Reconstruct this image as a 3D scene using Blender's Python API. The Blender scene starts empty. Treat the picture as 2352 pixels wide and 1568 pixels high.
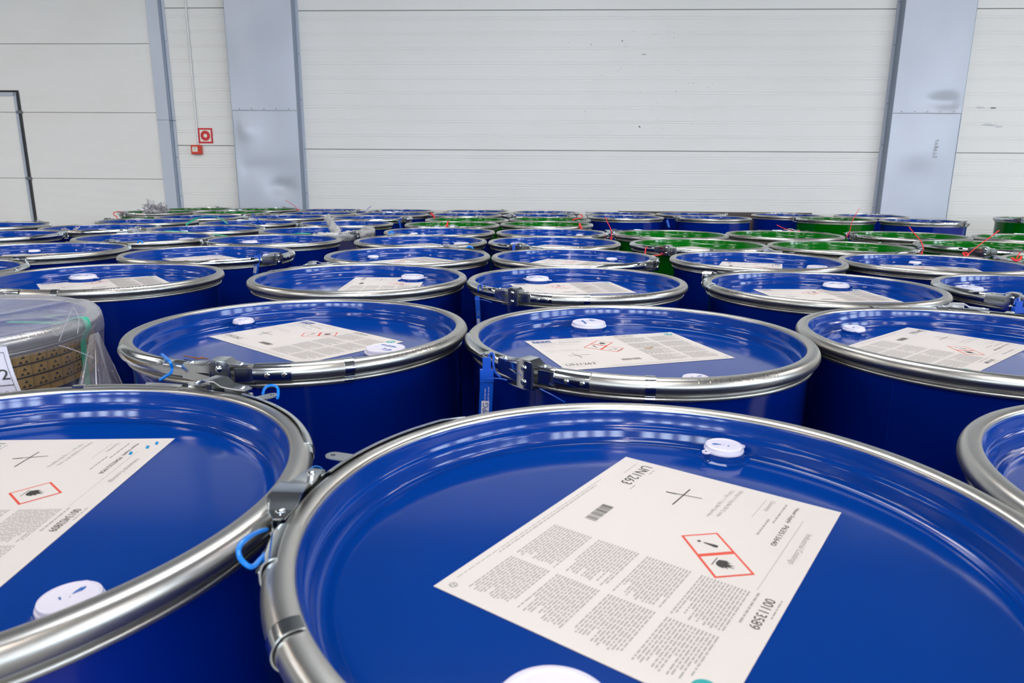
import bpy, math, random
from mathutils import Vector, Matrix, noise
random.seed(7)
C = bpy.context.scene.collection
PI = math.pi
R = math.radians
# ------------------------------------------------------------------ camera
F_PX, PITCH, ROLL, CH = 1587.4, 0.22588, 0.007849, 0.26863   # fitted to the equal drums
RC = 0.870                                                    # height of the closing rings
CZ = RC + CH
cam = bpy.data.cameras.new('camera'); camo = bpy.data.objects.new('camera', cam); C.objects.link(camo)
bpy.context.scene.camera = camo
cam.sensor_width = 36.0; cam.lens = F_PX / 2352 * 36.0
cam.clip_start = 0.02; cam.clip_end = 200
_f = Vector((0, math.cos(PITCH), -math.sin(PITCH))); _u = Vector((0, math.sin(PITCH), math.cos(PITCH))); _x = Vector((1, 0, 0))
_X = math.cos(ROLL) * _x + math.sin(ROLL) * _u; _U = -math.sin(ROLL) * _x + math.cos(ROLL) * _u
m = Matrix((_X, _U, -_f)).transposed().to_4x4(); m.translation = Vector((0, 0, CZ)); camo.matrix_world = m
cam.dof.use_dof = True; cam.dof.focus_distance = 1.6; cam.dof.aperture_fstop = 13
def at(px, py, Y):
    d = (px - 1176) / F_PX * _X - (py - 784) / F_PX * _U + _f
    return Vector((0, 0, CZ)) + d * (Y / d.y)
def atz(px, py, z):
    d = (px - 1176) / F_PX * _X - (py - 784) / F_PX * _U + _f
    return Vector((0, 0, CZ)) + d * ((z - CZ) / d.z)
# ------------------------------------------------------------------ world, exposure
sc = bpy.context.scene
w = bpy.data.worlds.new('world'); sc.world = w; w.use_nodes = True
w.node_tree.nodes['Background'].inputs[0].default_value = (0.75, 0.85, 1, 1)
w.node_tree.nodes['Background'].inputs[1].default_value = 0.3
sc.view_settings.view_transform = 'Standard'; sc.view_settings.look = 'None'
sc.view_settings.gamma = 1; sc.view_settings.use_curve_mapping = False
sc.view_settings.exposure = -0.10
SKYLIGHT, WINDOW, LAMP = 8.2, 19.0, 52.0     # what the rooflights, the windows behind the camera and the lamps give off
# ------------------------------------------------------------------ materials
def mat(name, col, rough=.5, metal=0., spec=.5, coat=0., emit=None, estr=0.):
    ma = bpy.data.materials.new(name); ma.use_nodes = True
    b = ma.node_tree.nodes['Principled BSDF']
    b.inputs['Base Color'].default_value = (*col, 1); b.inputs['Roughness'].default_value = rough
    b.inputs['Metallic'].default_value = metal; b.inputs['Specular IOR Level'].default_value = spec
    b.inputs['Coat Weight'].default_value = coat; b.inputs['Coat Roughness'].default_value = .05
    if emit: b.inputs['Emission Color'].default_value = (*emit, 1); b.inputs['Emission Strength'].default_value = estr
    return ma
def N(ma, t, **kw):
    n = ma.node_tree.nodes.new(t)
    for k, v in kw.items(): setattr(n, k, v)
    return n
def noisy(ma, scale, amount, dark, detail=4, stretch=None, bump=0., bscale=None, bdist=.001, rvar=0., coords='Object'):
    """mix the base colour with a dirtier tone by noise; optional fine bump and roughness variation"""
    nt = ma.node_tree; b = nt.nodes['Principled BSDF']; tc = N(ma, 'ShaderNodeTexCoord'); mp = N(ma, 'ShaderNodeMapping')
    nt.links.new(tc.outputs[coords], mp.inputs[0])
    if stretch: mp.inputs['Scale'].default_value = stretch
    nz = N(ma, 'ShaderNodeTexNoise'); nz.inputs['Scale'].default_value = scale; nz.inputs['Detail'].default_value = detail
    nt.links.new(mp.outputs[0], nz.inputs['Vector'])
    mr = N(ma, 'ShaderNodeMapRange'); mr.inputs[1].default_value = .45; mr.inputs[2].default_value = .8; mr.inputs[4].default_value = amount
    nt.links.new(nz.outputs[0], mr.inputs[0])
    mx = N(ma, 'ShaderNodeMix', data_type='RGBA'); mx.inputs[6].default_value = b.inputs['Base Color'].default_value; mx.inputs[7].default_value = (*dark, 1)
    nt.links.new(mr.outputs[0], mx.inputs[0]); nt.links.new(mx.outputs[2], b.inputs['Base Color'])
    if rvar:
        m2 = N(ma, 'ShaderNodeMapRange'); r0 = b.inputs['Roughness'].default_value
        m2.inputs[3].default_value = r0 - rvar; m2.inputs[4].default_value = r0 + rvar; m2.inputs[1].default_value = .3; m2.inputs[2].default_value = .7
        nt.links.new(nz.outputs[0], m2.inputs[0]); nt.links.new(m2.outputs[0], b.inputs['Roughness'])
    if bump:
        n2 = N(ma, 'ShaderNodeTexNoise'); n2.inputs['Scale'].default_value = bscale or scale; n2.inputs['Detail'].default_value = 3
        nt.links.new(mp.outputs[0], n2.inputs['Vector'])
        bp = N(ma, 'ShaderNodeBump'); bp.inputs['Strength'].default_value = bump; bp.inputs['Distance'].default_value = bdist
        nt.links.new(n2.outputs[0], bp.inputs['Height']); nt.links.new(bp.outputs[0], b.inputs['Normal'])
    return ma
def enamel(name, col, rough=.11, ior=1.5, bump=.05, bscale=90):
    ma = bpy.data.materials.new(name); ma.use_nodes = True; nt = ma.node_tree; nt.nodes.clear()
    o = N(ma, 'ShaderNodeOutputMaterial'); d = N(ma, 'ShaderNodeBsdfDiffuse'); g = N(ma, 'ShaderNodeBsdfGlossy'); fr = N(ma, 'ShaderNodeFresnel'); mx = N(ma, 'ShaderNodeMixShader')
    d.inputs[0].default_value = (*col, 1); g.inputs['Roughness'].default_value = rough; g.inputs[0].default_value = (1, 1, 1, 1); fr.inputs[0].default_value = ior
    nt.links.new(fr.outputs[0], mx.inputs[0]); nt.links.new(d.outputs[0], mx.inputs[1]); nt.links.new(g.outputs[0], mx.inputs[2]); nt.links.new(mx.outputs[0], o.inputs[0])
    tc = N(ma, 'ShaderNodeTexCoord'); nz = N(ma, 'ShaderNodeTexNoise'); nz.inputs['Scale'].default_value = bscale; nt.links.new(tc.outputs['Object'], nz.inputs['Vector'])
    bp = N(ma, 'ShaderNodeBump'); bp.inputs['Strength'].default_value = bump; bp.inputs['Distance'].default_value = .0006; nt.links.new(nz.outputs[0], bp.inputs['Height'])
    nt.links.new(bp.outputs[0], g.inputs['Normal']); nt.links.new(bp.outputs[0], fr.inputs['Normal']); return ma
M = {}
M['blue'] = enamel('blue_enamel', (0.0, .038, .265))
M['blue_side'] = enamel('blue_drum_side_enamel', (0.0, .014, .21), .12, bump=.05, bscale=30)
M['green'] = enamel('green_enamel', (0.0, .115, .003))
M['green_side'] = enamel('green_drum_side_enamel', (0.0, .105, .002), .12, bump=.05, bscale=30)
M['zinc'] = noisy(mat('galvanised_ring_steel', (.55, .54, .51), .33, 1.), 25, .15, (.47, .46, .44), bump=.0)
M['zinc_worn'] = noisy(mat('stained_ring_steel', (.50, .49, .47), .34, 1.), 24, .55, (.22, .19, .17), bump=.05, bscale=220, bdist=.0004, rvar=.05)
M['zinc_bright'] = noisy(mat('bright_plated_latch_steel', (.68, .71, .72), .16, 1.), 30, .15, (.58, .58, .56), bump=.02, bscale=160, bdist=.0004, rvar=.02)
M['emboss'] = mat('worn_embossed_steel', (.86, .80, .72), .25, 1.)
M['cap'] = mat('white_plastic_cap', (.76, .73, .84), .3)
M['cap_ink'] = mat('blue_cap_print', (.02, .13, .45), .5)
M['paper'] = mat('label_paper', (.715, .665, .625), .45)
M['ink'] = mat('black_ink', (.035, .032, .03), .6)
M['grey_ink'] = mat('fine_print_ink', (.37, .35, .33), .6)
M['red_ink'] = mat('red_diamond_ink', (.72, .07, .035), .5)
M['blue_ink'] = mat('dark_blue_ink', (.01, .06, .25), .5)
M['cyan_ink'] = mat('light_blue_ink', (.0, .25, .55), .5)
M['teal_ink'] = mat('teal_ink', (.0, .36, .36), .5)
M['stain'] = mat('tan_stain', (.45, .33, .22), .6)
M['blue_plastic'] = mat('blue_seal_plastic', (.0, .075, .52), .35)
M['lblue_plastic'] = mat('bright_blue_seal_plastic', (.0, .20, .74), .3)
M['red_plastic'] = mat('red_seal_plastic', (.78, .03, .03), .4)
M['strap'] = mat('green_strapping_plastic', (.02, .50, .30), .4)
M['wood'] = mat('brown_wood_splinter', (.35, .12, .04), .7)
M['board'] = noisy(mat('dark_brown_board', (.085, .068, .06), .6), 8, .5, (.06, .05, .045))
M['dark'] = mat('dark_gap', (.02, .02, .022), .8)
M['rubber_and_dimple_shade'] = mat('black_rubber_and_dimple_shade', (.05, .05, .05), .7)
M['concrete'] = noisy(mat('grey_concrete', (.34, .33, .32), .7), 3, .5, (.25, .24, .23), bump=.2, bscale=40)
M['roof'] = noisy(mat('grey_roof_deck', (.16, .17, .19), .6), 2, .3, (.13, .14, .16))
M['steel_dark'] = mat('grey_roof_truss_steel', (.3, .32, .35), .5)
M['wall'] = noisy(mat('white_sandwich_panel', (.84, .81, .765), .42), 1.1, .40, (.76, .735, .67), detail=6, stretch=(1, 1, 1.6), bump=.05, bscale=3, bdist=.01)
M['wall_far'] = mat('grey_hall_wall', (.30, .29, .28), .6)
M['seam'] = mat('panel_seam_shadow_gap', (.30, .29, .26), .8)
M['gate'] = noisy(mat('white_ribbed_gate_skin', (.84, .815, .77), .42), 1.3, .35, (.77, .72, .63), detail=6, stretch=(1, 1, 2.5), bump=.03, bscale=3, bdist=.01)
def clad(name):
    ma = mat(name, (.55, .575, .645), .40, metal=.15, spec=.45)
    return noisy(ma, 1.6, .5, (.42, .46, .53), detail=5, stretch=(1, 1, .6), bump=.35, bscale=2.2, bdist=.02, rvar=.06)
M['clad'] = clad('grey_blue_column_sheet')
M['flash'] = mat('grey_blue_flashing', (.30, .35, .43), .45, metal=.2)
M['door_frame'] = mat('aluminium_door_frame', (.50, .54, .60), .4, metal=.3)
M['scuff_light'] = noisy(mat('pale_scuff', (.62, .60, .60), .5), 60, .7, (.40, .42, .46))
M['scuff_and_lap_dark'] = mat('dark_scuff_and_lap_line', (.20, .20, .21), .6)
M['screw'] = mat('screw_head', (.22, .22, .25), .4, metal=.7)
M['red_sign'] = mat('red_sign_print', (.62, .015, .02), .4)
M['sign_white'] = mat('cream_sign_print', (.82, .78, .68), .4)
M['red_box'] = mat('red_call_point_plastic', (.70, .05, .02), .35)
M['white_plastic'] = mat('white_conduit_plastic', (.80, .78, .76), .4)
M['pane'] = mat('daylit_window_pane', (.5, .6, .7), .3, emit=(.74, .87, 1.0), estr=WINDOW)
M['pane_side'] = mat('shaded_daylit_window_pane', (.5, .6, .7), .3, emit=(.72, .86, 1.0), estr=WINDOW * .65)
M['sky_pane'] = mat('daylit_rooflight_pane', (.5, .6, .7), .3, emit=(.93, .96, 1.0), estr=SKYLIGHT)
M['lamp'] = mat('lamp_diffuser', (.8, .7, .6), .3, emit=(1.0, .86, .74), estr=LAMP)
def ribs(ma, step):
    nt = ma.node_tree; b = nt.nodes['Principled BSDF']; g = N(ma, 'ShaderNodeNewGeometry'); s = N(ma, 'ShaderNodeSeparateXYZ')
    nt.links.new(g.outputs['Position'], s.inputs[0]); q = N(ma, 'ShaderNodeMath', operation='MULTIPLY'); q.inputs[1].default_value = 2 * PI / step
    nt.links.new(s.outputs[2], q.inputs[0]); q2 = N(ma, 'ShaderNodeMath', operation='SINE'); nt.links.new(q.outputs[0], q2.inputs[0])
    bp = N(ma, 'ShaderNodeBump'); bp.inputs['Strength'].default_value = .35; bp.inputs['Distance'].default_value = .001
    nt.links.new(q2.outputs[0], bp.inputs['Height'])
    old = b.inputs['Normal'].links[0].from_socket if b.inputs['Normal'].links else None
    if old: nt.links.new(old, bp.inputs['Normal'])
    nt.links.new(bp.outputs[0], b.inputs['Normal'])
ribs(M['gate'], .016)
def film_mat(name, clear, tint=(.80, .80, .84), rough=.12, gl=.5):
    ma = bpy.data.materials.new(name); ma.use_nodes = True; nt = ma.node_tree; nt.nodes.clear()
    o = N(ma, 'ShaderNodeOutputMaterial'); t = N(ma, 'ShaderNodeBsdfTransparent'); d = N(ma, 'ShaderNodeBsdfDiffuse'); tl = N(ma, 'ShaderNodeBsdfTranslucent'); g = N(ma, 'ShaderNodeBsdfGlossy')
    d.inputs[0].default_value = (*tint, 1); tl.inputs[0].default_value = (*tint, 1); g.inputs['Roughness'].default_value = rough; g.inputs[0].default_value = (.95, .95, 1, 1)
    t.inputs[0].default_value = (.97, .97, .98, 1)
    a = N(ma, 'ShaderNodeMixShader'); nt.links.new(d.outputs[0], a.inputs[1]); nt.links.new(tl.outputs[0], a.inputs[2]); a.inputs[0].default_value = .4
    fr = N(ma, 'ShaderNodeLayerWeight'); fr.inputs[0].default_value = .25
    mr = N(ma, 'ShaderNodeMapRange'); mr.inputs[3].default_value = 1 - clear; mr.inputs[4].default_value = min(1., 1 - clear + .35); nt.links.new(fr.outputs['Facing'], mr.inputs[0])
    c = N(ma, 'ShaderNodeMixShader'); nt.links.new(mr.outputs[0], c.inputs[0]); nt.links.new(t.outputs[0], c.inputs[1]); nt.links.new(a.outputs[0], c.inputs[2])
    lw = N(ma, 'ShaderNodeLayerWeight'); pw = N(ma, 'ShaderNodeMath', operation='POWER'); pw.inputs[1].default_value = 4.0; nt.links.new(lw.outputs['Facing'], pw.inputs[0])
    fr2 = N(ma, 'ShaderNodeMath', operation='MULTIPLY_ADD'); fr2.inputs[1].default_value = .85; fr2.inputs[2].default_value = .08; nt.links.new(pw.outputs[0], fr2.inputs[0])
    q = N(ma, 'ShaderNodeMath', operation='MULTIPLY'); q.inputs[1].default_value = gl; nt.links.new(fr2.outputs[0], q.inputs[0])
    e = N(ma, 'ShaderNodeMixShader'); nt.links.new(q.outputs[0], e.inputs[0]); nt.links.new(c.outputs[0], e.inputs[1]); nt.links.new(g.outputs[0], e.inputs[2])
    nt.links.new(e.outputs[0], o.inputs[0]); return ma
M['film'] = film_mat('clear_plastic_film', .78, tint=(.66, .66, .72), gl=.6)
M['film_side'] = film_mat('clear_plastic_film_folds', .985, gl=.55, rough=.05)
M['film_fan'] = film_mat('clear_plastic_film_corner', .88, tint=(.60, .56, .58), gl=.9, rough=.06)
M['film_grey'] = film_mat('cloudy_plastic_bag', .25, tint=(.62, .61, .60), rough=.25)
def kraft():
    ma = mat('printed_kraft_tape', (.46, .29, .085), .35); return noisy(ma, 300, .5, (.34, .20, .06), stretch=(1, 1, 4))
M['kraft'] = kraft()
M['net'] = noisy(mat('crumpled_plastic_net', (.50, .46, .50), .5), 60, 1., (.12, .10, .14))

# ------------------------------------------------------------------ mesh helpers
class MB:
    def __init__(s): s.v = []; s.f = []; s.m = []; s.names = []
    def mi(s, k):
        if k not in s.names: s.names.append(k)
        return s.names.index(k)
    def add(s, vs, fs, k):
        o = len(s.v); s.v += [tuple(p) for p in vs]; i = s.mi(k)
        for f in fs: s.f.append(tuple(o + q for q in f)); s.m.append(i)
    def box(s, a, b, k):
        x0, y0, z0 = a; x1, y1, z1 = b
        s.add([(x0, y0, z0), (x1, y0, z0), (x1, y1, z0), (x0, y1, z0), (x0, y0, z1), (x1, y0, z1), (x1, y1, z1), (x0, y1, z1)],
              [(0, 3, 2, 1), (4, 5, 6, 7), (0, 1, 5, 4), (1, 2, 6, 5), (2, 3, 7, 6), (3, 0, 4, 7)], k)
    def lathe(s, prof, n, k, a0=0., a1=2 * PI, closed_prof=False, cap=False, flip=False):
        full = abs(a1 - a0 - 2 * PI) < 1e-6; cols = n if full else n + 1; vs = []; P = len(prof)
        for i in range(cols):
            a = a0 + (a1 - a0) * i / n
            for r, z in prof: vs.append((r * math.cos(a), r * math.sin(a), z))
        fs = []
        for i in range(n):
            j = (i + 1) % cols
            for q in range(P if closed_prof else P - 1):
                q2 = (q + 1) % P; f = (i * P + q, j * P + q, j * P + q2, i * P + q2); fs.append(f[::-1] if flip else f)
        if cap and not full: fs.append(tuple(range(P))[::-1]); fs.append(tuple(n * P + q for q in range(P)))
        s.add(vs, fs, k)
    def tube(s, pts, r, k, n=8, closed=False, cap=True):
        pts = [Vector(p) for p in pts]; L = len(pts); vs = []; up = Vector((0, 0, 1)); pr = None
        for i, p in enumerate(pts):
            t = (pts[(i + 1) % L] - pts[i - 1]) if closed else (pts[min(i + 1, L - 1)] - pts[max(i - 1, 0)])
            t.normalize()
            a = (pr - pr.dot(t) * t) if pr else (up.cross(t) if abs(t.z) < .95 else Vector((1, 0, 0)).cross(t))
            a.normalize(); pr = a; b = t.cross(a); rr = r[i] if isinstance(r, (list, tuple)) else r
            for q in range(n):
                an = 2 * PI * q / n; vs.append(p + rr * (math.cos(an) * a + math.sin(an) * b))
        fs = []
        for i in range(L if closed else L - 1):
            j = (i + 1) % L
            for q in range(n): fs.append((i * n + q, i * n + (q + 1) % n, j * n + (q + 1) % n, j * n + q))
        if cap and not closed: fs.append(tuple(range(n))[::-1]); fs.append(tuple((L - 1) * n + q for q in range(n)))
        s.add(vs, fs, k)
    def ribbon(s, pts, width, k, th=.0008, side=Vector((0, 1, 0))):
        pts = [Vector(p) for p in pts]; L = len(pts); vs = []
        for i, p in enumerate(pts):
            t = (pts[min(i + 1, L - 1)] - pts[max(i - 1, 0)]).normalized(); a = (side - side.dot(t) * t).normalized(); nn = t.cross(a) * th
            h = a * width / 2; vs += [p - h - nn, p + h - nn, p + h + nn, p - h + nn]
        fs = []
        for i in range(L - 1):
            for q in range(4): fs.append((i * 4 + q, i * 4 + (q + 1) % 4, i * 4 + 4 + (q + 1) % 4, i * 4 + 4 + q))
        fs += [(0, 3, 2, 1), tuple((L - 1) * 4 + q for q in range(4))]
        s.add(vs, fs, k)
    def mesh(s, name, smooth=40):
        me = bpy.data.meshes.new(name); me.from_pydata(s.v, [], s.f)
        for k in s.names: me.materials.append(M[k])
        me.polygons.foreach_set('material_index', s.m)
        if smooth:
            me.polygons.foreach_set('use_smooth', [True] * len(s.f)); me.set_sharp_from_angle(angle=R(smooth))
        me.update(); return me
def link(name, me, parent=None, loc=None, rotz=0):
    o = bpy.data.objects.new(name, me); C.objects.link(o)
    if parent: o.parent = parent
    if loc is not None: o.location = loc
    o.rotation_euler = (0, 0, rotz); return o
def fixn(me):
    import bmesh
    b = bmesh.new(); b.from_mesh(me); bmesh.ops.recalc_face_normals(b, faces=b.faces); b.to_mesh(me); b.free(); return me
def tag(o, label, cat, group=None):
    o['label'] = label; o['category'] = cat
    if group: o['group'] = group
    return o
def struct(o): o['kind'] = 'structure'; return o
def smooth_pts(pts, n=8):
    P = [Vector(p) for p in pts]; out = []
    for i in range(len(P) - 1):
        a = P[max(i - 1, 0)]; b = P[i]; c = P[i + 1]; d = P[min(i + 2, len(P) - 1)]
        for k in range(n):
            t = k / n; out.append(.5 * ((2 * b) + (c - a) * t + (2 * a - 5 * b + 4 * c - d) * t * t + (3 * b - a - 3 * c + d) * t ** 3))
    out.append(P[-1]); return out
_tc = {}
def text_geo(s, sx=1.):
    """outline of a string, 1 unit cap height, left aligned at the origin"""
    if s in _tc: return _tc[s]
    cu = bpy.data.curves.new('t', 'FONT'); cu.body = s; cu.size = 1; cu.resolution_u = 3
    o = bpy.data.objects.new('t', cu); C.objects.link(o); bpy.context.view_layer.update()
    dg = bpy.context.evaluated_depsgraph_get(); me = bpy.data.meshes.new_from_object(o.evaluated_get(dg))
    vs = [(v.co.x / .70, v.co.y / .70) for v in me.vertices]; fs = [tuple(p.vertices) for p in me.polygons]
    bpy.data.objects.remove(o); bpy.data.curves.remove(cu); bpy.data.meshes.remove(me)
    wd = max([v[0] for v in vs] or [0]); _tc[s] = (vs, fs, wd); return _tc[s]
def put_text(mb, s, x, y, h, k, z=.0006, width=None):
    vs, fs, wd = text_geo(s); sx = h if width is None else width / wd
    mb.add([(x + a * sx, y + b * h, z) for a, b in vs], fs, k)

# ------------------------------------------------------------------ the setting
WY, WA = 7.05, -.045
WD = Vector((math.cos(WA), math.sin(WA), 0)); WN = Vector((math.sin(WA), -math.cos(WA), 0))   # along the wall, towards the camera
def wp(s, z, n=0.): return Vector((0, WY, 0)) + WD * s + WN * n + Vector((0, 0, z))
def wbox(mb, s0, s1, z0, z1, n0, n1, k):
    vs = [wp(s0, z0, n0), wp(s1, z0, n0), wp(s1, z0, n1), wp(s0, z0, n1), wp(s0, z1, n0), wp(s1, z1, n0), wp(s1, z1, n1), wp(s0, z1, n1)]
    mb.add(vs, [(0, 3, 2, 1), (4, 5, 6, 7), (0, 1, 5, 4), (1, 2, 6, 5), (2, 3, 7, 6), (3, 0, 4, 7)], k)
HT = 4.3
def panel_wall(s0, s1, seams, grooves, mb, k='wall'):
    """horizontal sandwich panels: one profile swept along the wall, real seams and shallow double grooves"""
    zs = []
    ev = sorted([(z, 'S') for z in seams] + [(z, 'G') for z in grooves])
    prof = [(0., 0.)]
    for z, t in ev:
        if t == 'S': prof += [(z - .0045, 0), (z - .0035, -.012), (z + .0035, -.012), (z + .0045, 0)]
        else:
            prof += [(z - .017, 0), (z - .013, -.0028), (z - .008, -.0028), (z - .005, 0), (z + .005, 0), (z + .008, -.0028), (z + .013, -.0028), (z + .017, 0)]
    prof.append((HT, 0.))
    vs = []; 
    for z, n in prof: vs += [wp(s0, z, n), wp(s1, z, n)]
    for i in range(len(prof) - 1):
        deep = prof[i][1] < -.01 and prof[i + 1][1] < -.01
        mb.add([vs[2 * i], vs[2 * i + 1], vs[2 * i + 3], vs[2 * i + 2]], [(0, 1, 2, 3)], 'seam' if deep else k)
PH = 1.274
seams = [1.449 + PH * k for k in range(-1, 4)]; grooves = [s_ + .134 * j - .005 for s_ in [1.449 + PH * k for k in range(-2, 4)] for j in range(1, 10)]
grooves = [g for g in grooves if .05 < g < HT - .05]; seams = [s_ for s_ in seams if .02 < s_ < HT - .02]
mb = MB(); panel_wall(-2.46, 9.0, seams, grooves, mb)
seamsL = [s_ + .028 for s_ in seams]; groovesL = [g + .026 for g in grooves]
panel_wall(-3.6, -2.46, seamsL, groovesL, mb)
vs = [wp(-9, 0, -.3), wp(9, 0, -.3), wp(9, HT, -.3), wp(-9, HT, -.3)]; mb.add(vs, [(0, 1, 2, 3)], 'wall')
# scuffs and marks worn into the panels
rm = random.Random(3)
def blot(mb, s, z, ws, wz, k, n=.0012, seed=0):
    q = random.Random(seed); ps = []
    for i in range(18):
        a = 2 * PI * i / 18; rr = q.uniform(.45, 1.); ps.append(wp(s + ws * rr * math.cos(a), z + wz * rr * math.sin(a), n))
    mb.add(ps + [wp(s, z, n)], [(i, (i + 1) % 18, 18) for i in range(18)], k)
for i, (s, z, ws, wz, k) in enumerate([(4.40, 1.862, .05, .012, 'scuff_light'), (4.52, 1.858, .04, .010, 'scuff_and_lap_dark'), (4.50, 1.705, .09, .014, 'scuff_light'), (4.60, 1.69, .05, .012, 'scuff_light'),
        (1.22, 1.675, .012, .013, 'scuff_and_lap_dark'), (1.02, 2.45, .01, .008, 'scuff_and_lap_dark'), (1.23, 2.33, .03, .004, 'scuff_and_lap_dark'), (1.55, 2.0, .006, .006, 'scuff_and_lap_dark'), (.73, 2.42, .008, .006, 'scuff_and_lap_dark')]):
    blot(mb, s, z, ws, wz, k, seed=i)
for i in range(26): blot(mb, rm.uniform(.5, 1.9), rm.uniform(1.6, 2.6), .004, .004, 'scuff_and_lap_dark', seed=40 + i)
mb.add([wp(-.001, 1.07, .001), wp(.0015, 1.068, .001), wp(.023, .98, .001), wp(.022, .98, .001)], [(0, 1, 2, 3)], 'scuff_light')
wb = struct(link('wall_back', fixn(mb.mesh('wall_back', 0))))
# left part of the wall: a wide gate of finely ribbed leaves with a pass door in it
mb = MB(); zz = [0., .50, 1.145, 1.786, 2.425, 3.07, 3.71, 4.4]
for a, b in zip(zz, zz[1:]):
    wbox(mb, -8.5, -4.981 if b < 1.98 else -4.945, a + .003, b - .003, -.05, .03, 'gate') if b <= 1.80 else None
    if b <= 1.80: wbox(mb, -4.925, -3.45, a + .003, b - .003, -.05, .03, 'gate')
    elif a < 1.9: wbox(mb, -8.5, -4.945, 1.995, b - .003, -.05, .03, 'gate'); wbox(mb, -4.925, -3.45, a + .003, b - .003, -.05, .03, 'gate'); wbox(mb, -8.5, -4.945, a + .003, 1.975, -.05, .03, 'gate'); wbox(mb, -4.945, -4.925, 1.995, b - .003, -.05, .03, 'gate')
    else: wbox(mb, -8.5, -3.45, a + .003, b - .003, -.05, .03, 'gate')
wbox(mb, -8.5, -3.45, 0, 4.4, -.06, .022, 'seam')
wbox(mb, -8.5, -3.45, 4.4, HT, -.06, .03, 'wall')
mb2 = mb.mesh('wall_left', 0); struct(link('wall_left', fixn(mb2)))
mb = MB()
wbox(mb, -5.9, -4.935, 1.975, 1.992, .02, .036, 'dark'); wbox(mb, -5.9, -4.96, 1.940, 1.974, .02, .045, 'door_frame')
for z0, z1 in ((0, 1.13), (1.155, 1.77), (1.80, 1.976)):
    wbox(mb, -4.950, -4.936, z0, z1, .02, .034, 'dark'); wbox(mb, -4.936, -4.924, z0, z1, .02, .040, 'rubber_and_dimple_shade') 
wbox(mb, -4.978, -4.952, 0, 1.972, .02, .045, 'door_frame')
dr = struct(link('door_1', fixn(mb.mesh('door_1', 0))))
for z in (1.143, 1.786):
    mb = MB(); wbox(mb, -4.968, -4.915, z - .014, z + .014, .03, .052, 'screw'); link('hinge', fixn(mb.mesh('hinge', 0)), dr)
# column cladding sheets
def column(name, s0, s1, side, lap, depth=.11, seed=0, dents=()):
    mb = MB(); ns, nz = 40, 150; q = random.Random(seed)
    def disp(s, z):
        d = .004 * noise.noise(Vector((s * 3, z * 2.2, seed * 7.1)))
        for ds, dz, rs, rz, am in dents: d += am * math.exp(-((s - ds) / rs) ** 2 - ((z - dz) / rz) ** 2)
        return d
    for z0, z1, off in ((0, lap + .02, 0.), (lap, HT, .003)):
        vs = []
        for j in range(nz + 1):
            for i in range(ns + 1):
                s = s0 + (s1 - s0) * i / ns; z = z0 + (z1 - z0) * j / nz; e = min(1, 8 * min(i, ns - i) / ns)
                vs.append(wp(s, z, depth + off + e * disp(s, z)))
        mb.add(vs, [(j * (ns + 1) + i, j * (ns + 1) + i + 1, (j + 1) * (ns + 1) + i + 1, (j + 1) * (ns + 1) + i) for j in range(nz) for i in range(ns)], 'clad')
    a, b = (s1, s1 + .0) if side > 0 else (s0, s0)
    for sx in (s0, s1): mb.add([wp(sx, 0, 0), wp(sx, 0, depth), wp(sx, HT, depth), wp(sx, HT, 0)], [(0, 1, 2, 3)], 'clad')
    mb.add([wp(s0, lap + .0, depth + .0035), wp(s1, lap + .0, depth + .0035), wp(s1, lap - .004, depth + .0035), wp(s0, lap - .004, depth + .0035)], [(0, 1, 2, 3)], 'scuff_and_lap_dark')  # thin dark line along the lower edge of the upper sheet
    for i in range(5):
        s = s0 + (s1 - s0) * (.12 + .19 * i); mb.add([wp(s + .006 * math.cos(t * PI / 4), lap + .012 + .006 * math.sin(t * PI / 4), depth + .012) for t in range(8)], [tuple(range(8))], 'screw')
    me = mb.mesh(name, 50); o = struct(link(name, fixn(me)))
    mb = MB()   # folded edge flashings with screws
    for sx, sg in ((s0, -1), (s1, 1)):
        x0, x1 = (sx - .030, sx - .004) if sg < 0 else (sx + .004, sx + .030)
        wbox(mb, x0, x1, 0, HT, .0, .012, 'clad'); xm = sx + sg * .004
        wbox(mb, min(sx, xm), max(sx, xm), 0, HT, .0, depth + .004, 'flash')
        for z in [.55 + .46 * k for k in range(9)]:
            xx = (x0 + x1) / 2 + q.uniform(-.004, .004); zz_ = z + q.uniform(-.1, .1)
            mb.add([wp(xx + .006 * math.cos(t * PI / 4), zz_ + .006 * math.sin(t * PI / 4), .015) for t in range(8)], [tuple(range(8))], 'screw')
    link('edge_flashing', fixn(mb.mesh('edge_flashing', 0)), o); return o
# positions measured on the sheets' own plane, which stands proud of the wall
k1 = 1 - .11 / 7.1
col1 = column('trim_1', -2.785 * k1, -2.135 * k1, 1, 1.806, seed=1, dents=((-2.3, 1.08, .12, .08, -.03), (-2.62, 1.62, .10, .10, .018), (-2.45, 1.25, .3, .10, -.012), (-2.5, 2.25, .2, .15, .012)))
col2 = column('trim_2', 3.605 * k1, 4.24 * k1, -1, 1.800, seed=2, dents=((4.02, 1.90, .16, .07, -.035), (3.80, 1.45, .16, .16, .016), (3.95, 1.2, .2, .2, -.01)))
mb = MB()   # scrapes on the right column
for i, (s, z, ws, wz, k) in enumerate([(3.90, 1.50, .10, .07, 'scuff_light'), (3.82, 1.42, .05, .10, 'scuff_light')]): pass
q = random.Random(5)
for i in range(16):
    z = 1.40 + .16 * i / 16; mb.add([wp(3.975 + q.uniform(-.012, .006), z, .128), wp(3.995 + q.uniform(-.006, .012), z + .002, .128), wp(3.99 + q.uniform(-.006, .008), z + q.uniform(.006, .012), .128)], [(0, 1, 2)], 'scuff_light' if i % 3 else 'scuff_and_lap_dark')
link('scrape_mark', mb.mesh('scrape_mark', 0), col2)
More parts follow.
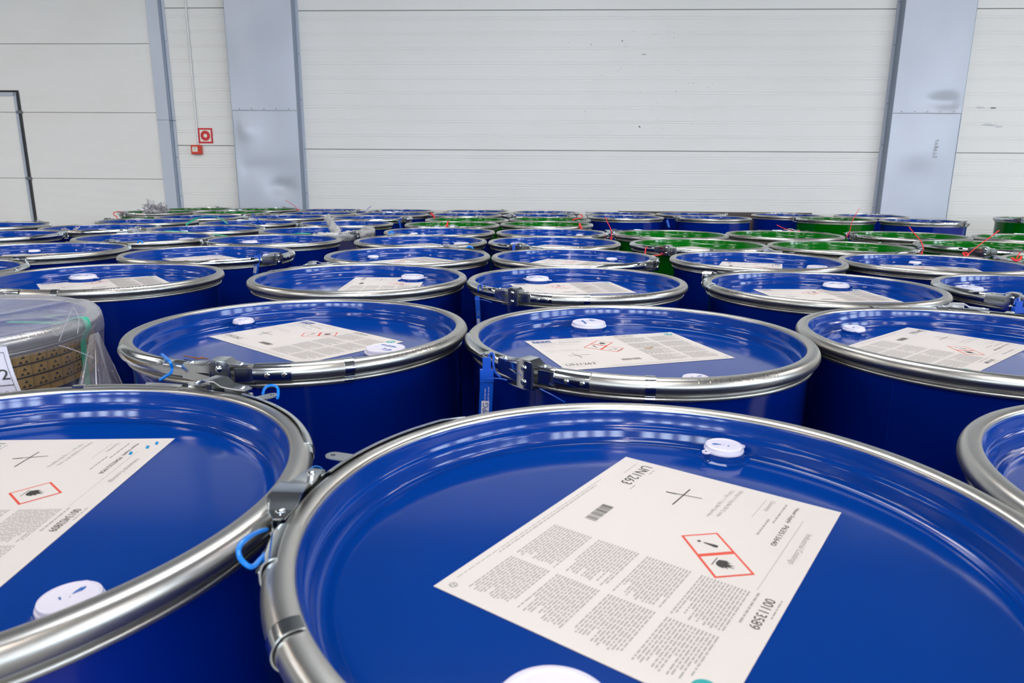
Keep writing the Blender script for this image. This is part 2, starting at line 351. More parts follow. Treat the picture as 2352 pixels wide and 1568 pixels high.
# corner cladding between gate and wall
mb = MB(); wbox(mb, -3.535, -3.415, 0, HT, 0, .05, 'clad'); wbox(mb, -3.415, -3.40, 0, HT, 0, .035, 'flash'); wbox(mb, -3.40, -3.375, 0, HT, 0, .012, 'clad'); wbox(mb, -3.54, -3.37, 1.714, 1.718, .0, .0515, 'scuff_and_lap_dark')  # last box: thin dark line across the corner cladding
for z in (.98, 1.36, 1.74, 2.45): mb.add([wp(-3.387 + .006 * math.cos(t * PI / 4), z + .006 * math.sin(t * PI / 4), .0135) for t in range(8)], [tuple(range(8))], 'screw')
struct(link('trim_3', fixn(mb.mesh('trim_3', 0))))
# the rest of the hall
mb = MB(); X0, X1, Y0r = -13., 12., -16.
mb.add([(X0, Y0r, 0), (X1, Y0r, 0), (X1, 8.5, 0), (X0, 8.5, 0)], [(0, 1, 2, 3)], 'concrete'); struct(link('floor', mb.mesh('floor', 0)))
mb = MB(); mb.add([(X0, Y0r, HT), (X1, Y0r, HT), (X1, 8.5, HT), (X0, 8.5, HT)], [(0, 3, 2, 1)], 'roof')
for y in (-13, -9, -5, -1, 3): mb.box((X0, y - .12, HT - .35), (X1, y + .12, HT - .02), 'steel_dark')
struct(link('ceiling', mb.mesh('ceiling', 0)))
mb = MB(); mb.add([(X0, Y0r, 0), (X0, 8.5, 0), (X0, 8.5, HT), (X0, Y0r, HT)], [(0, 1, 2, 3)], 'wall_far'); mb.box((X0 + .0, 7.3, 0), (-8.4, 7.6, HT), 'wall_far'); struct(link('wall_west', mb.mesh('wall_west', 0)))
mb = MB(); mb.add([(X1, Y0r, 0), (X1, 8.5, 0), (X1, 8.5, HT), (X1, Y0r, HT)], [(0, 3, 2, 1)], 'wall_far'); mb.box((8.9, 6.55, 0), (X1, 6.8, HT), 'wall_far'); struct(link('wall_right', mb.mesh('wall_right', 0)))
mb = MB(); mb.add([(X0, Y0r, 0), (X1, Y0r, 0), (X1, Y0r, HT), (X0, Y0r, HT)], [(0, 3, 2, 1)], 'wall_far'); struct(link('wall_front', mb.mesh('wall_front', 0)))
wn = 1
for x in (-10.6, -8.3, -6.0, -3.7, -1.6, 2.2, 4.3, 6.4, 8.5, 10.4):     # windows in the wall behind the camera
    mb = MB(); mb.box((x - .62, Y0r + .01, 1.5), (x + .62, Y0r + .05, 3.8), 'pane'); o = struct(link('window_%d' % wn, mb.mesh('window', 0))); wn += 1
    mb = MB()
    for (a, b, c_, d) in ((x - .7, 1.4, x - .6, 3.9), (x + .6, 1.4, x + .7, 3.9), (x - .6, 1.4, x + .6, 1.52), (x - .6, 3.78, x + .6, 3.9), (x - .6, 2.6, x + .6, 2.68)): mb.box((a, Y0r + .01, b), (c_, Y0r + .09, d), 'door_frame')
    link('window_frame', mb.mesh('window_frame', 0), o)
for y in (-10.6, -8.2, -5.8, -3.4, -1.0):                               # windows in the right-hand wall
    mb = MB(); mb.box((X1 - .05, y - .8, 1.5), (X1 - .01, y + .8, 3.6), 'pane_side'); o = struct(link('window_%d' % wn, mb.mesh('window', 0))); wn += 1
    mb = MB()
    for (a, b, c_, d) in ((y - .88, 1.4, y - .78, 3.7), (y + .78, 1.4, y + .88, 3.7), (y - .78, 1.4, y + .78, 1.52), (y - .78, 3.58, y + .78, 3.7), (y - .78, 2.5, y + .78, 2.57)): mb.box((X1 - .09, a, b), (X1 - .01, c_, d), 'door_frame')
    link('window_frame', mb.mesh('window_frame', 0), o)
for x in (-7., 0., 7.):                                                # rooflights
    for y in (-11., -3., 2.6):
        mb = MB(); mb.box((x - .9, y - 1.3, HT - .03), (x + .9, y + 1.3, HT - .01), 'sky_pane'); struct(link('window_%d' % wn, mb.mesh('window', 0))); wn += 1
li = 0
for x in (-9., -4.5, 0.5, 5.0, 9.):
    for y in (-13.0, -9.0, -5.0, -1.0, 3.0):
        if (x, y) == (0.5, -1.0): pass
        mb = MB(); mb.box((x - .09, y - .35, HT - .46), (x + .09, y + .35, HT - .435), 'lamp'); o = link('lamp_diffuser', mb.mesh('lamp_diffuser', 0))
        e = bpy.data.objects.new('ceiling_lamp', None); C.objects.link(e); e.location = (x, y, HT - .35)
        o.parent = e; o.matrix_parent_inverse = Matrix.Translation(-e.location)
        mb = MB(); mb.box((x - .12, y - .4, HT - .435), (x + .12, y + .4, HT - .35), 'white_plastic'); h = link('lamp_housing', mb.mesh('lamp_housing', 0)); h.parent = e; h.matrix_parent_inverse = Matrix.Translation(-e.location)
        tag(e, 'slim hall lamp hanging under the roof beams', 'ceiling lamp', 'hall lamps under the roof beams'); li += 1

# ------------------------------------------------------------------ things on the wall
mb = MB(); wbox(mb, -3.155, -3.009, 1.498, 1.645, .001, .005, 'red_sign'); wbox(mb, -3.138, -3.026, 1.515, 1.628, .003, .0056, 'sign_white')
def wdisc(mb, s, z, r, n, k, seg=48): mb.add([wp(s + r * math.cos(2 * PI * i / seg), z + r * math.sin(2 * PI * i / seg), n) for i in range(seg)], [tuple(range(seg))], k)
wdisc(mb, -3.082, 1.5715, .049, .0062, 'red_sign'); wdisc(mb, -3.082, 1.5715, .018, .0067, 'sign_white')
tag(link('fire_alarm_sign', mb.mesh('sign', 0)), 'square red and white sign with a ring symbol on the white wall', 'sign')
e = bpy.data.objects.new('call_point', None); C.objects.link(e); e.location = wp(-3.172, 1.435)
tag(e, 'small red manual call point box mounted below the square sign', 'fire alarm box')
def wchild(name, mb, smooth=0):
    o = link(name, fixn(mb.mesh(name, smooth)), e); o.matrix_parent_inverse = Matrix.Translation(-e.location); return o
mb = MB()
P = [(-3.222, 1.390, 0), (-3.124, 1.390, 0), (-3.124, 1.481, 0), (-3.222, 1.481, 0)]
vs = [wp(s, z, .002) for s, z, _ in P] + [wp(s, z, .045) for s, z, _ in P]
vs += [wp(-3.214, 1.397, .055), wp(-3.132, 1.397, .055), wp(-3.132, 1.474, .055), wp(-3.214, 1.474, .055)]
mb.add(vs, [(0, 1, 5, 4), (1, 2, 6, 5), (2, 3, 7, 6), (3, 0, 4, 7), (4, 5, 9, 8), (5, 6, 10, 9), (6, 7, 11, 10), (7, 4, 8, 11), (8, 9, 10, 11)], 'red_box')
wchild('housing', mb)
mb = MB(); wbox(mb, -3.202, -3.150, 1.415, 1.462, .05, .057, 'sign_white'); wdisc(mb, -3.176, 1.436, .0045, .0575, 'ink', 16)
wbox(mb, -3.196, -3.156, 1.450, 1.455, .05, .0575, 'grey_ink'); wchild('push_plate', mb)
mb = MB(); mb.tube([wp(-3.160, HT, .012), wp(-3.160, 1.483, .012)], .0085, 'white_plastic', 10)
tag(link('cable_conduit', mb.mesh('conduit')), 'thin white cable pipe running down the wall to the call point', 'pipe')
mb = MB(); wbox(mb, 1.045, 2.93, .02, .872, .02, .045, 'board'); tag(link('wall_board', fixn(mb.mesh('board', 0))), 'long dark brown board leaning on the white wall behind blue drums', 'board')

# ------------------------------------------------------------------ drum part meshes (origin on the axis, z measured from the ring centre)
SEG = 192
def ring_prof(off=0.):
    p = [(.2795, -.006), (.2795, .004), (.2806, .0078), (.2832, .0093), (.2875, .0099), (.2925, .0096), (.2968, .0080), (.3000, .0042), (.3018, -.001), (.3012, -.006), (.2985, -.0105), (.2935, -.0140), (.2885, -.0158), (.2883, -.0175), (.2915, -.0185), (.2928, -.0205), (.2925, -.0230), (.2900, -.0245), (.2862, -.0245)]
    if not off: return p
    q = []
    for i, (r, z) in enumerate(p):
        a = p[max(i - 1, 0)]; b = p[min(i + 1, len(p) - 1)]; t = Vector((b[0] - a[0], b[1] - a[1])).normalized(); q.append((r - t.y * -1 * -off * -1, z + t.x * off)) if False else q.append((r - t.y * off * -1 * -1, z + t.x * off))
    return q
def offs(p, off):
    q = []
    for i, (r, z) in enumerate(p):
        a = p[max(i - 1, 0)]; b = p[min(i + 1, len(p) - 1)]; t = Vector((b[0] - a[0], b[1] - a[1])).normalized(); q.append((r - t.y * off, z + t.x * off))
    return q
def densify(p, k=3):
    P = smooth_pts([(a, b, 0) for a, b in p], k); return [(v.x, v.y) for v in P]
RP = ring_prof()
def wrap_text(mb, s, th0, h, k, phi0=.5):
    """raised characters on the top outer shoulder of the ring, reading counter-clockwise"""
    vs, fs, wd = text_geo(s); out = []
    for a, b in vs:
        th = th0 + a * h / .30; t = phi0 + b * h / .0115; r = .2902 + .0126 * math.cos(t); z = -.0012 + .0128 * math.sin(t)
        out.append((r * math.cos(th), r * math.sin(th), z))
    mb.add(out, fs, k)
def make_ring(mk, stamp):
    mb = MB(); mb.lathe(densify(RP), SEG, mk, flip=True)
    if stamp == 1: wrap_text(mb, 'B C R 0 1    1 0 1 8 - 0 2    1 0 4 - 5 0', R(12), .0062, 'emboss')
    if stamp == 2: wrap_text(mb, 'B C R 0 1   1 0 1 8 - 0 2   2 1 5', R(14), .0062, 'emboss'); wrap_text(mb, '8 2   1 4 0 8 2 0', R(-150), .0062, 'emboss')
    return mb.mesh('closing_ring', 60)
def arc_sheet(mb, prof, p0, p1, k, n=24, th=.0012, taper=None):
    """sheet following the ring between clockwise angles p0 and p1 (degrees), with thickness"""
    inner = offs(prof, -th); loop = prof + inner[::-1]; P = len(loop); vs = []
    for i in range(n + 1):
        a = -R(p0 + (p1 - p0) * i / n); sc_ = taper(i / n) if taper else (1., 0.)
        for r, z in loop:
            zz_ = z * sc_[0] + sc_[1]; vs.append((r * math.cos(a), r * math.sin(a), zz_))
    fs = [(i * P + q, i * P + (q + 1) % P, (i + 1) * P + (q + 1) % P, (i + 1) * P + q) for i in range(n) for q in range(P)]
    fs += [tuple(range(P))[::-1], tuple(n * P + q for q in range(P))]; mb.add(vs, fs, k)
def rpt(phi, r, z): a = -R(phi); return Vector((r * math.cos(a), r * math.sin(a), z))
def plate(mb, stations, k, th=.0015):
    """bent plate: stations = (phi, r_in, r_out, z)"""
    vs = []
    for ph, a, b, z in stations: vs += [rpt(ph, a, z), rpt(ph, b, z), rpt(ph, b, z - th), rpt(ph, a, z - th)]
    n = len(stations); fs = [(i * 4 + q, i * 4 + (q + 1) % 4, i * 4 + 4 + (q + 1) % 4, i * 4 + 4 + q) for i in range(n - 1) for q in range(4)]
    mb.add(vs, fs + [(0, 3, 2, 1), tuple((n - 1) * 4 + q for q in range(4))], k)
def web(mb, stations, k, th=.0015):
    """upright plate: stations = (phi, r, z_bottom, z_top)"""
    vs = []
    for ph, r, a, b in stations: vs += [rpt(ph, r, a), rpt(ph, r, b), rpt(ph, r - th, b), rpt(ph, r - th, a)]
    n = len(stations); fs = [(i * 4 + q, i * 4 + (q + 1) % 4, i * 4 + 4 + (q + 1) % 4, i * 4 + 4 + q) for i in range(n - 1) for q in range(4)]
    mb.add(vs, fs + [(0, 3, 2, 1), tuple((n - 1) * 4 + q for q in range(4))], k)
def rivet(mb, ph, r, z, k='zinc_bright', rad=.0038, outward=False):
    c = rpt(ph, r, z); ax = (rpt(ph, 1, 0)).normalized() if outward else Vector((0, 0, 1)); a = Vector((0, 0, 1)) if outward else Vector((1, 0, 0)); b = ax.cross(a)
    vs = []; prof = [(1., 0.), (.95, .3), (.7, .5), (0.0, .6)]
    for pr, h in prof[:3]:
        for i in range(14): t = 2 * PI * i / 14; vs.append(c + rad * pr * (math.cos(t) * a + math.sin(t) * b) + ax * rad * h)
    vs.append(c + ax * rad * .6); fs = [(j * 14 + i, j * 14 + (i + 1) % 14, (j + 1) * 14 + (i + 1) % 14, (j + 1) * 14 + i) for j in range(2) for i in range(14)] + [(28 + i, 28 + (i + 1) % 14, 42) for i in range(14)]
    mb.add(vs, fs, k)
def make_latch():
    out = {}
    # overlapping ring end with its bright pressed step
    mb = MB(); RPo = RP[3:]; p = densify(offs(RPo, .0013)); arc_sheet(mb, p, 1.5, 26, 'zinc', 30); p2 = densify(offs(RPo, .0022)); arc_sheet(mb, p2, -1.2, 1.6, 'zinc_bright', 6)
    out['ring_sleeve'] = fixn(mb.mesh('ring_sleeve', 45))
    # riveted bracket with two dimples
    po = [(.2925, .0125), (.2975, .0118), (.3028, .0085), (.3052, .0030), (.3056, -.003), (.3048, -.0085), (.3015, -.0125)]
    mb = MB(); arc_sheet(mb, densify(po, 2), 16, 26, 'zinc_bright', 16, .0016)
    for ph in (17.8, 22.2):
        rivet(mb, ph, .3054, -.002, 'zinc_bright', .0040, True); rivet(mb, ph, .3076, -.002, 'rubber_and_dimple_shade', .0020, True)  # black discs paint the shade in the hollow of each dimple
    web(mb, [(26, .3056, -.010, .008), (27.5, .3085, -.011, .009), (29, .3070, -.011, .009), (30.5, .3090, -.011, .009)], 'zinc_bright')
    out['rivet_bracket'] = fixn(mb.mesh('rivet_bracket', 40))
    # buckle: humped top plate, outer saddle and bottom lip
    mb = MB(); plate(mb, [(27.0, .297, .306, .0135), (29.0, .294, .312, .0145), (31.0, .292, .315, .0165), (32.4, .291, .3165, .0220), (36.0, .292, .3165, .0225), (38.0, .294, .315, .0165), (43.0, .298, .315, .0150), (44.6, .301, .312, .0148)], 'zinc_bright')
    rivet(mb, 28.9, .303, .0145); rivet(mb, 42.6, .3065, .0150)
    plate(mb, [(31, .300, .3165, -.0190), (34, .299, .3175, -.0200), (40, .302, .315, -.0190)], 'zinc_bright')
    web(mb, [(31.0, .3165, -.019, .0165), (31.6, .3185, -.0200, .0200), (34.5, .3185, -.0205, .0215), (36.4, .3175, -.0195, .0180)], 'zinc_bright', .002)
    for zc in (.0105, -.0105): rivet(mb, 33.8, .3180, zc, 'zinc_bright', .0050, True)
    out['latch_buckle'] = fixn(mb.mesh('latch_buckle', 35))
    # lever: forked root, then a long channel hugging the ring
    mb = MB(); web(mb, [(36.0, .3120, -.0165, -.0040), (41.0, .3090, -.0125, .0000), (46.0, .3070, -.0095, .0060)], 'zinc_bright', .004)
    web(mb, [(36.0, .3120, .0020, .0120), (41.0, .3095, .0010, .0118), (46.0, .3070, .0000, .0110)], 'zinc_bright', .004)
    pl = [(.2945, .0128), (.2985, .0118), (.3026, .0078), (.3044, .0030), (.3046, -.003), (.3034, -.0078)]
    arc_sheet(mb, densify(pl, 2), 45, 84, 'zinc_bright', 36, .0014, taper=lambda t: (1 - .25 * max(0, t - .85) / .15, 0))
    arc_sheet(mb, densify(offs(pl, -.0012), 2), 83, 87, 'zinc_bright', 5, .0010, taper=lambda t: (.75 - .2 * t, 0))
    out['latch_lever'] = fixn(mb.mesh('latch_lever', 40))
    mb = MB(); c = rpt(51.5, .3135, .0128); n = 20
    a = rpt(51.5, 1, 0).normalized(); b = Vector((-a.y, a.x, 0))
    loop = [c + (.0075 * math.cos(t)) * a + .0075 * math.sin(t) * b for t in [(-PI / 2 + PI * i / 10) for i in range(11)]] + [c - .018 * a + .0085 * b, c - .018 * a - .0085 * b]
    hole = [c + .0028 * math.cos(2 * PI * i / 13) * a + .0028 * math.sin(2 * PI * i / 13) * b for i in range(13)]
    L = len(loop); hole = [c + .0028 * (p - c).normalized() for p in loop]
    for dz, fl in ((0, 1), (-.0014, -1)):
        up = Vector((0, 0, dz)); vs = [p + up for p in loop] + [p + up for p in hole]; mb.add(vs, [(i, (i + 1) % L, L + (i + 1) % L, L + i) for i in range(L)], 'zinc_bright')
    dn = Vector((0, 0, -.0014)); mb.add([p for p in loop] + [p + dn for p in loop], [(i, (i + 1) % L, L + (i + 1) % L, L + i) for i in range(L)], 'zinc_bright')
    mb.add([p for p in hole] + [p + dn for p in hole], [(i, (i + 1) % L, L + (i + 1) % L, L + i) for i in range(L)], 'zinc_bright')
    out['seal_tab'] = fixn(mb.mesh('seal_tab', 35)); return out
LATCHES = make_latch()
def make_body(k):
    mb = MB(); p = [(.2868, -.022), (.2868, -.032), (.2848, -.040), (.2848, -.26)]
    for zc in (-.285, -.565):
        p += [(.2848, zc + .022), (.2868, zc + .014), (.2905, zc + .005), (.2905, zc - .005), (.2868, zc - .014), (.2848, zc - .022)]
    p += [(.2848, -.83), (.2865, -.845), (.2885, -.852), (.2885, -RC + .001), (.280, -RC + .001), (.278, -.855), (0.001, -.855)]
    mb.lathe(p, SEG, k, flip=True); mb.box((.2843, -.0016, -.83), (.2862, .0016, -.035), k); return mb.mesh('drum_body', 40)
def make_lid(k):
    p = [(.2838, .0055), (.2812, .0066), (.2796, .0052), (.2790, .0030), (.2786, .0000), (.2776, -.0060), (.2764, -.0120), (.2755, -.0136), (.2738, -.0146), (.2728, -.0158), (.2720, -.0190), (.2708, -.0250), (.2696, -.0290), (.2672, -.0318), (.2640, -.0328), (.2612, -.0320), (.2585, -.0303), (.2555, -.0292), (.252, -.0288), (.247, -.0288), (.20, -.0288), (.10, -.0287), (0.0008, -.0287)]
    mb = MB(); mb.lathe(p, SEG, k); return mb.mesh('lid', 60)
LIDZ = -.0287
def make_flange(rad, k):
    mb = MB(); n = 8
    prof = [(rad * 1.42, .0002), (rad * 1.30, .0014), (rad * 1.17, .0024), (rad * 1.14, .0072), (rad * .9, .0080), (.001, .0080)]
    vs = []; S = 48
    for i in range(S):
        a = 2 * PI * i / S; oc = math.cos(PI / n) / math.cos(((a) % (2 * PI / n)) - PI / n)
        for j, (r, z) in enumerate(prof): rr = r * (1 + (oc - 1) * (1.0 if j in (2, 3) else .4)) if j < 5 else r; vs.append((rr * math.cos(a), rr * math.sin(a), z))
    P = len(prof); mb.add(vs, [(i * P + q, ((i + 1) % S) * P + q, ((i + 1) % S) * P + q + 1, i * P + q + 1) for i in range(S) for q in range(P - 1)], k)
    return mb.mesh('bung_flange', 40)
def make_cap(rad, ears, seed=0):
    mb = MB(); h = .0125 if rad > .03 else .0105
    mb_up = .0024
    prof = [(rad * 1.04, .0055), (rad * 1.06, .0070), (rad * 1.04, .0085), (rad * 1.0, .0090), (rad * 1.0, h), (rad * .97, h + .0016), (rad * .90, h + .0022), (rad * .86, h + .0014), (rad * .80, h + .0014), (rad * .4, h + .0016), (.0005, h + .0016)]
    mb.lathe(prof, 64, 'cap'); zt = h + .0021
    for a0 in ears:
        a = R(a0); u = Vector((math.cos(a), math.sin(a), 0)); v = Vector((-u.y, u.x, 0)); c = u * rad * 1.17 + Vector((0, 0, .0075))
        k = .13 * rad + .0018; lo = [c + k * math.cos(t) * u + k * math.sin(t) * v for t in [(-PI / 2 + PI * i / 8) for i in range(9)]] + [c - .2 * rad * u + k * v, c - .2 * rad * u - k * v]
        ho = [c + .4 * k * (p - c).normalized() for p in lo]; L = len(lo); dn = Vector((0, 0, -.0016))
        for dz in (Vector((0, 0, 0)), dn): mb.add([p + dz for p in lo] + [p + dz for p in ho], [(i, (i + 1) % L, L + (i + 1) % L, L + i) for i in range(L)], 'cap')
        mb.add([p for p in lo] + [p + dn for p in lo], [(i, (i + 1) % L, L + (i + 1) % L, L + i) for i in range(L)], 'cap')
    q = random.Random(seed)
    for i in range(6 if rad > .03 else 3):     # printed marks on top of the cap
        a = q.uniform(0, 2 * PI); d = q.uniform(.25, .7) * rad; cx, cy = d * math.cos(a), d * math.sin(a); l = rad * q.uniform(.12, .26); b = q.uniform(0, PI)
        pts = []
        for t, wv in ((-1, 0), (-.3, .25), (.6, .42), (1, 0), (.5, -.3), (-.3, -.18)): pts.append((cx + l * (t * math.cos(b) - wv * math.sin(b)), cy + l * (t * math.sin(b) + wv * math.cos(b)), zt - .0002))
        mb.add(pts, [tuple(range(6))], 'cap_ink')
    mb.v = [(a, b, c + mb_up) for a, b, c in mb.v]
    return mb.mesh('bung_cap', 40)
# ------------------------------------------------------------------ printed labels
LW, LH = .316, .222
def diamond(mb, cx, cy, s, sym):
    h = s / math.sqrt(2); zo = .0005
    def sq(r, k, z): mb.add([(cx - r, cy, z), (cx, cy - r, z), (cx + r, cy, z), (cx, cy + r, z)], [(0, 1, 2, 3)], k)
    sq(h, 'red_ink', zo); sq(h - .0030, 'paper', zo + .0001); z = zo + .0002
    def pol(pts, k='ink'): mb.add([(cx + x * s, cy + y * s, z) for x, y in pts], [tuple(range(len(pts)))], k)
    if sym == 'flame':
        base = [(-.13, -.20), (-.17, -.10), (-.19, .02), (-.13, -.02), (-.14, .10), (-.06, .03), (-.05, .22), (.01, .10), (.06, .26), (.08, .06), (.15, .13), (.14, -.02), (.19, .02), (.17, -.12), (.10, -.20), (0, -.22)]
        c0 = (0, -.05); pts = base + [c0]; mb.add([(cx + x * s, cy + y * s, z) for x, y in pts], [(i, (i + 1) % 16, 16) for i in range(16)], 'ink')
        pol([(-.20, -.28), (.20, -.28), (.20, -.255), (-.20, -.255)])
    elif sym == 'bang':
        pol([(-.025, -.10), (.025, -.10), (.065, .20), (.05, .27), (-.05, .27), (-.065, .20)]); pol([(.05 * math.cos(2 * PI * i / 12), -.22 + .05 * math.sin(2 * PI * i / 12)) for i in range(12)])
    else:
        pol([(-.28, -.16), (-.02, -.16), (-.02, -.12), (-.10, -.09), (-.26, -.12)]); pol([(-.25, .16), (-.05, .10), (-.04, .13), (-.24, .20)]); pol([(.05, -.16), (.28, -.16), (.24, -.08), (.10, -.04)])
        pol([(.25, .16), (.07, .08), (.05, .11), (.22, .20)])
def words(mb, x0, x1, y, h, k, q):
    x = x0
    while x < x1 - .002:
        l = min(q.uniform(.0022, .0085), x1 - x); mb.add([(x, y, .0005), (x + l, y, .0005), (x + l, y + h, .0005), (x, y + h, .0005)], [(0, 1, 2, 3)], k); x += l + .0012
def ring_mark(mb, cx, cy, r, k):
    S = 28; mb.add([(cx + r * math.cos(2 * PI * i / S), cy + r * math.sin(2 * PI * i / S), .0005) for i in range(S)], [tuple(range(S))], k)
    for a in (.5, 2.6, 4.7):
        mb.add([(cx + r * (.45 * math.cos(a) + .28 * math.cos(t)), cy + r * (.45 * math.sin(a) + .28 * math.sin(t)), .0006) for t in [2 * PI * i / 10 for i in range(10)]], [tuple(range(10))], 'paper')
def line(mb, x0, y0, x1, y1, wd, k, z=.0006):
    d = Vector((x1 - x0, y1 - y0)).normalized() * wd / 2; mb.add([(x0 + d.y, y0 - d.x, z), (x1 + d.y, y1 - d.x, z), (x1 - d.y, y1 + d.x, z), (x0 - d.y, y0 + d.x, z)], [(0, 1, 2, 3)], k)
def make_label(kind, torn=False):
    """origin at the sheet's centre, x = reading direction"""
    q = random.Random(kind * 11 + 1); mb = MB()
    out = [(0, 0), (LW, 0), (LW, LH), (0, LH)]
    if torn: out = [(0, .03), (.02, 0), (LW, 0), (LW, LH), (.13, LH), (.115, LH - .012), (.09, LH - .004), (.075, LH - .016), (.05, LH - .018), (.03, LH - .008), (0, LH - .006)]
    n = len(out); mb.add([(x, y, .0004) for x, y in out] + [(x, y, 0) for x, y in out], [tuple(range(n))] + [(i, (i + 1) % n, n + (i + 1) % n, n + i) for i in range(n)], 'paper')
    num, code = {1: ('00113589', 'P63513640'), 2: ('00134S2809', 'P0402321958'), 3: ('00128120', 'P02141366'), 4: ('00128120', 'P02141366')}[kind]
    put_text(mb, 'UN1263', .010, .026, .0115, 'ink', width=.054)
    words(mb, .016, .03, .041, .0012, 'grey_ink', q); words(mb, .062, .075, .041, .0012, 'grey_ink', q); words(mb, .012, .04, .018, .0010, 'grey_ink', q)
    line(mb, .038, .090, .080, .0895, .0014, 'ink'); line(mb, .0573, .073, .0505, .107, .0012, 'ink'); line(mb, .0573, .073, .0560, .083, .0018, 'ink')
    put_text(mb, num, .181, .2065, .0075, 'ink', width=.042); words(mb, .178, .222, .1995, .0018, 'grey_ink', q); words(mb, .178, .205, .2165, .0012, 'grey_ink', q)
    put_text(mb, 'Industrial Coatings', .062, .2065, .0050, 'grey_ink', width=.060)
    put_text(mb, code, .0575, .186, .0048, 'ink', width=.043); put_text(mb, 'Please Supply' if kind == 0 else 'Hauer Supply', .016, .186, .0036, 'ink', width=.036)
    put_text(mb, 'Quantity', .0145, .163, .0040, 'grey_ink', width=.026)
    words(mb, .0145, .060, .176, .0018, 'grey_ink', q); words(mb, .0545, .090, .171, .0018, 'grey_ink', q)
    line(mb, .040, .198, .175, .198, .0004, 'grey_ink'); line(mb, .0145, .158, .060, .158, .0004, 'grey_ink')
    put_text(mb, '220 kg = 1 kg Bei 20 C mits', .0095, .131, .0036, 'grey_ink', width=.068); put_text(mb, '228 kg = 1 kg Bei Spirito', .0145, .1235, .0036, 'grey_ink', width=.068)
    x = .118
    while x < .153: wd = q.choice((.0005, .0009, .0015)); mb.add([(x, .036, .0005), (x + wd, .036, .0005), (x + wd, .0475, .0005), (x, .0475, .0005)], [(0, 1, 2, 3)], 'ink'); x += wd + q.choice((.0006, .0011))
    for c0, c1 in ((.180, .241), (.246, .303)):
        for r0, r1 in ((.0190, .0605), (.0650, .1050), (.1095, .1500), (.1545, .1960)):
            nl = int((r1 - r0) / .00262)
            for j in range(nl): words(mb, c0, c1 - (q.uniform(.0, .022) if q.random() < .35 else q.uniform(0, .004)), r1 - .0026 * (j + 1), .00125, 'grey_ink', q)
    words(mb, .085, .25, .0095, .0012, 'grey_ink', q); words(mb, .07, .30, .0065, .0008, 'grey_ink', q)
    ring_mark(mb, .2995, .205, .0088, 'teal_ink'); ring_mark(mb, .306, .011, .0035, 'grey_ink')
    d = .0335 / math.sqrt(2)
    if kind == 1: diamond(mb, .131, .143, .0335, 'bang'); diamond(mb, .131 + d, .143 + d, .0335, 'flame')
    elif kind == 2: diamond(mb, .145, .150, .036, 'flame')
    elif kind == 3: diamond(mb, .112, .142, .0335, 'bang'); diamond(mb, .112 + d, .142 + d, .0335, 'flame'); diamond(mb, .112 + d, .142 - d, .0335, 'acid')
    else: diamond(mb, .131, .143, .0335, 'bang'); diamond(mb, .131 + d, .143 + d, .0335, 'flame')
    if kind == 2:
        for x, y in ((.010, .205), (.022, .200), (.040, .190)):
            mb.add([(x, y, .0006), (x + .009, y + .002, .0006), (x + .011, y + .006, .0006), (x + .002, y + .004, .0006)], [(0, 1, 2, 3)], 'cyan_ink')
    if kind in (3, 4):
        mb.add([(.010, .196, .0005), (.046, .196, .0005), (.046, .213, .0005), (.010, .213, .0005)], [(0, 1, 2, 3)], 'blue_ink'); put_text(mb, 'PPG', .0125, .1985, .0120, 'paper', .0007, width=.031)
    if kind == 3:
        for cx, cy, r in ((.205, .105, .011), (.213, .113, .005), (.145, .105, .005)):
            mb.add([(cx + r * q.uniform(.5, 1.2) * math.cos(t), cy + .7 * r * q.uniform(.5, 1.2) * math.sin(t), .00075) for t in [2 * PI * i / 14 for i in range(14)]], [tuple(range(14))], 'stain')
    mb.v = [(x - LW / 2, y - LH / 2, z) for x, y, z in mb.v]
    return mb.mesh('product_label', 0)
LAB = {k: make_label(k) for k in (1, 2, 3, 4)}; LAB[5] = make_label(4, True)
RINGS = {(k, s): make_ring(k, s) for k, s in (('zinc', 1), ('zinc', 2), ('zinc_worn', 0))}
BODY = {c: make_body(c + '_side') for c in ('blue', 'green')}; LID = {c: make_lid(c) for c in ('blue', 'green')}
FL = {(c, s): make_flange(.0345 if s == 'l' else .0205, c) for c in ('blue', 'green') for s in 'ls'}
CAP = {('l', 0): make_cap(.0345, (200, 20), 1), ('l', 1): make_cap(.0345, (300,), 4), ('s', 0): make_cap(.0205, (180, 0), 2), ('s', 1): make_cap(.0205, (300, 120), 3)}

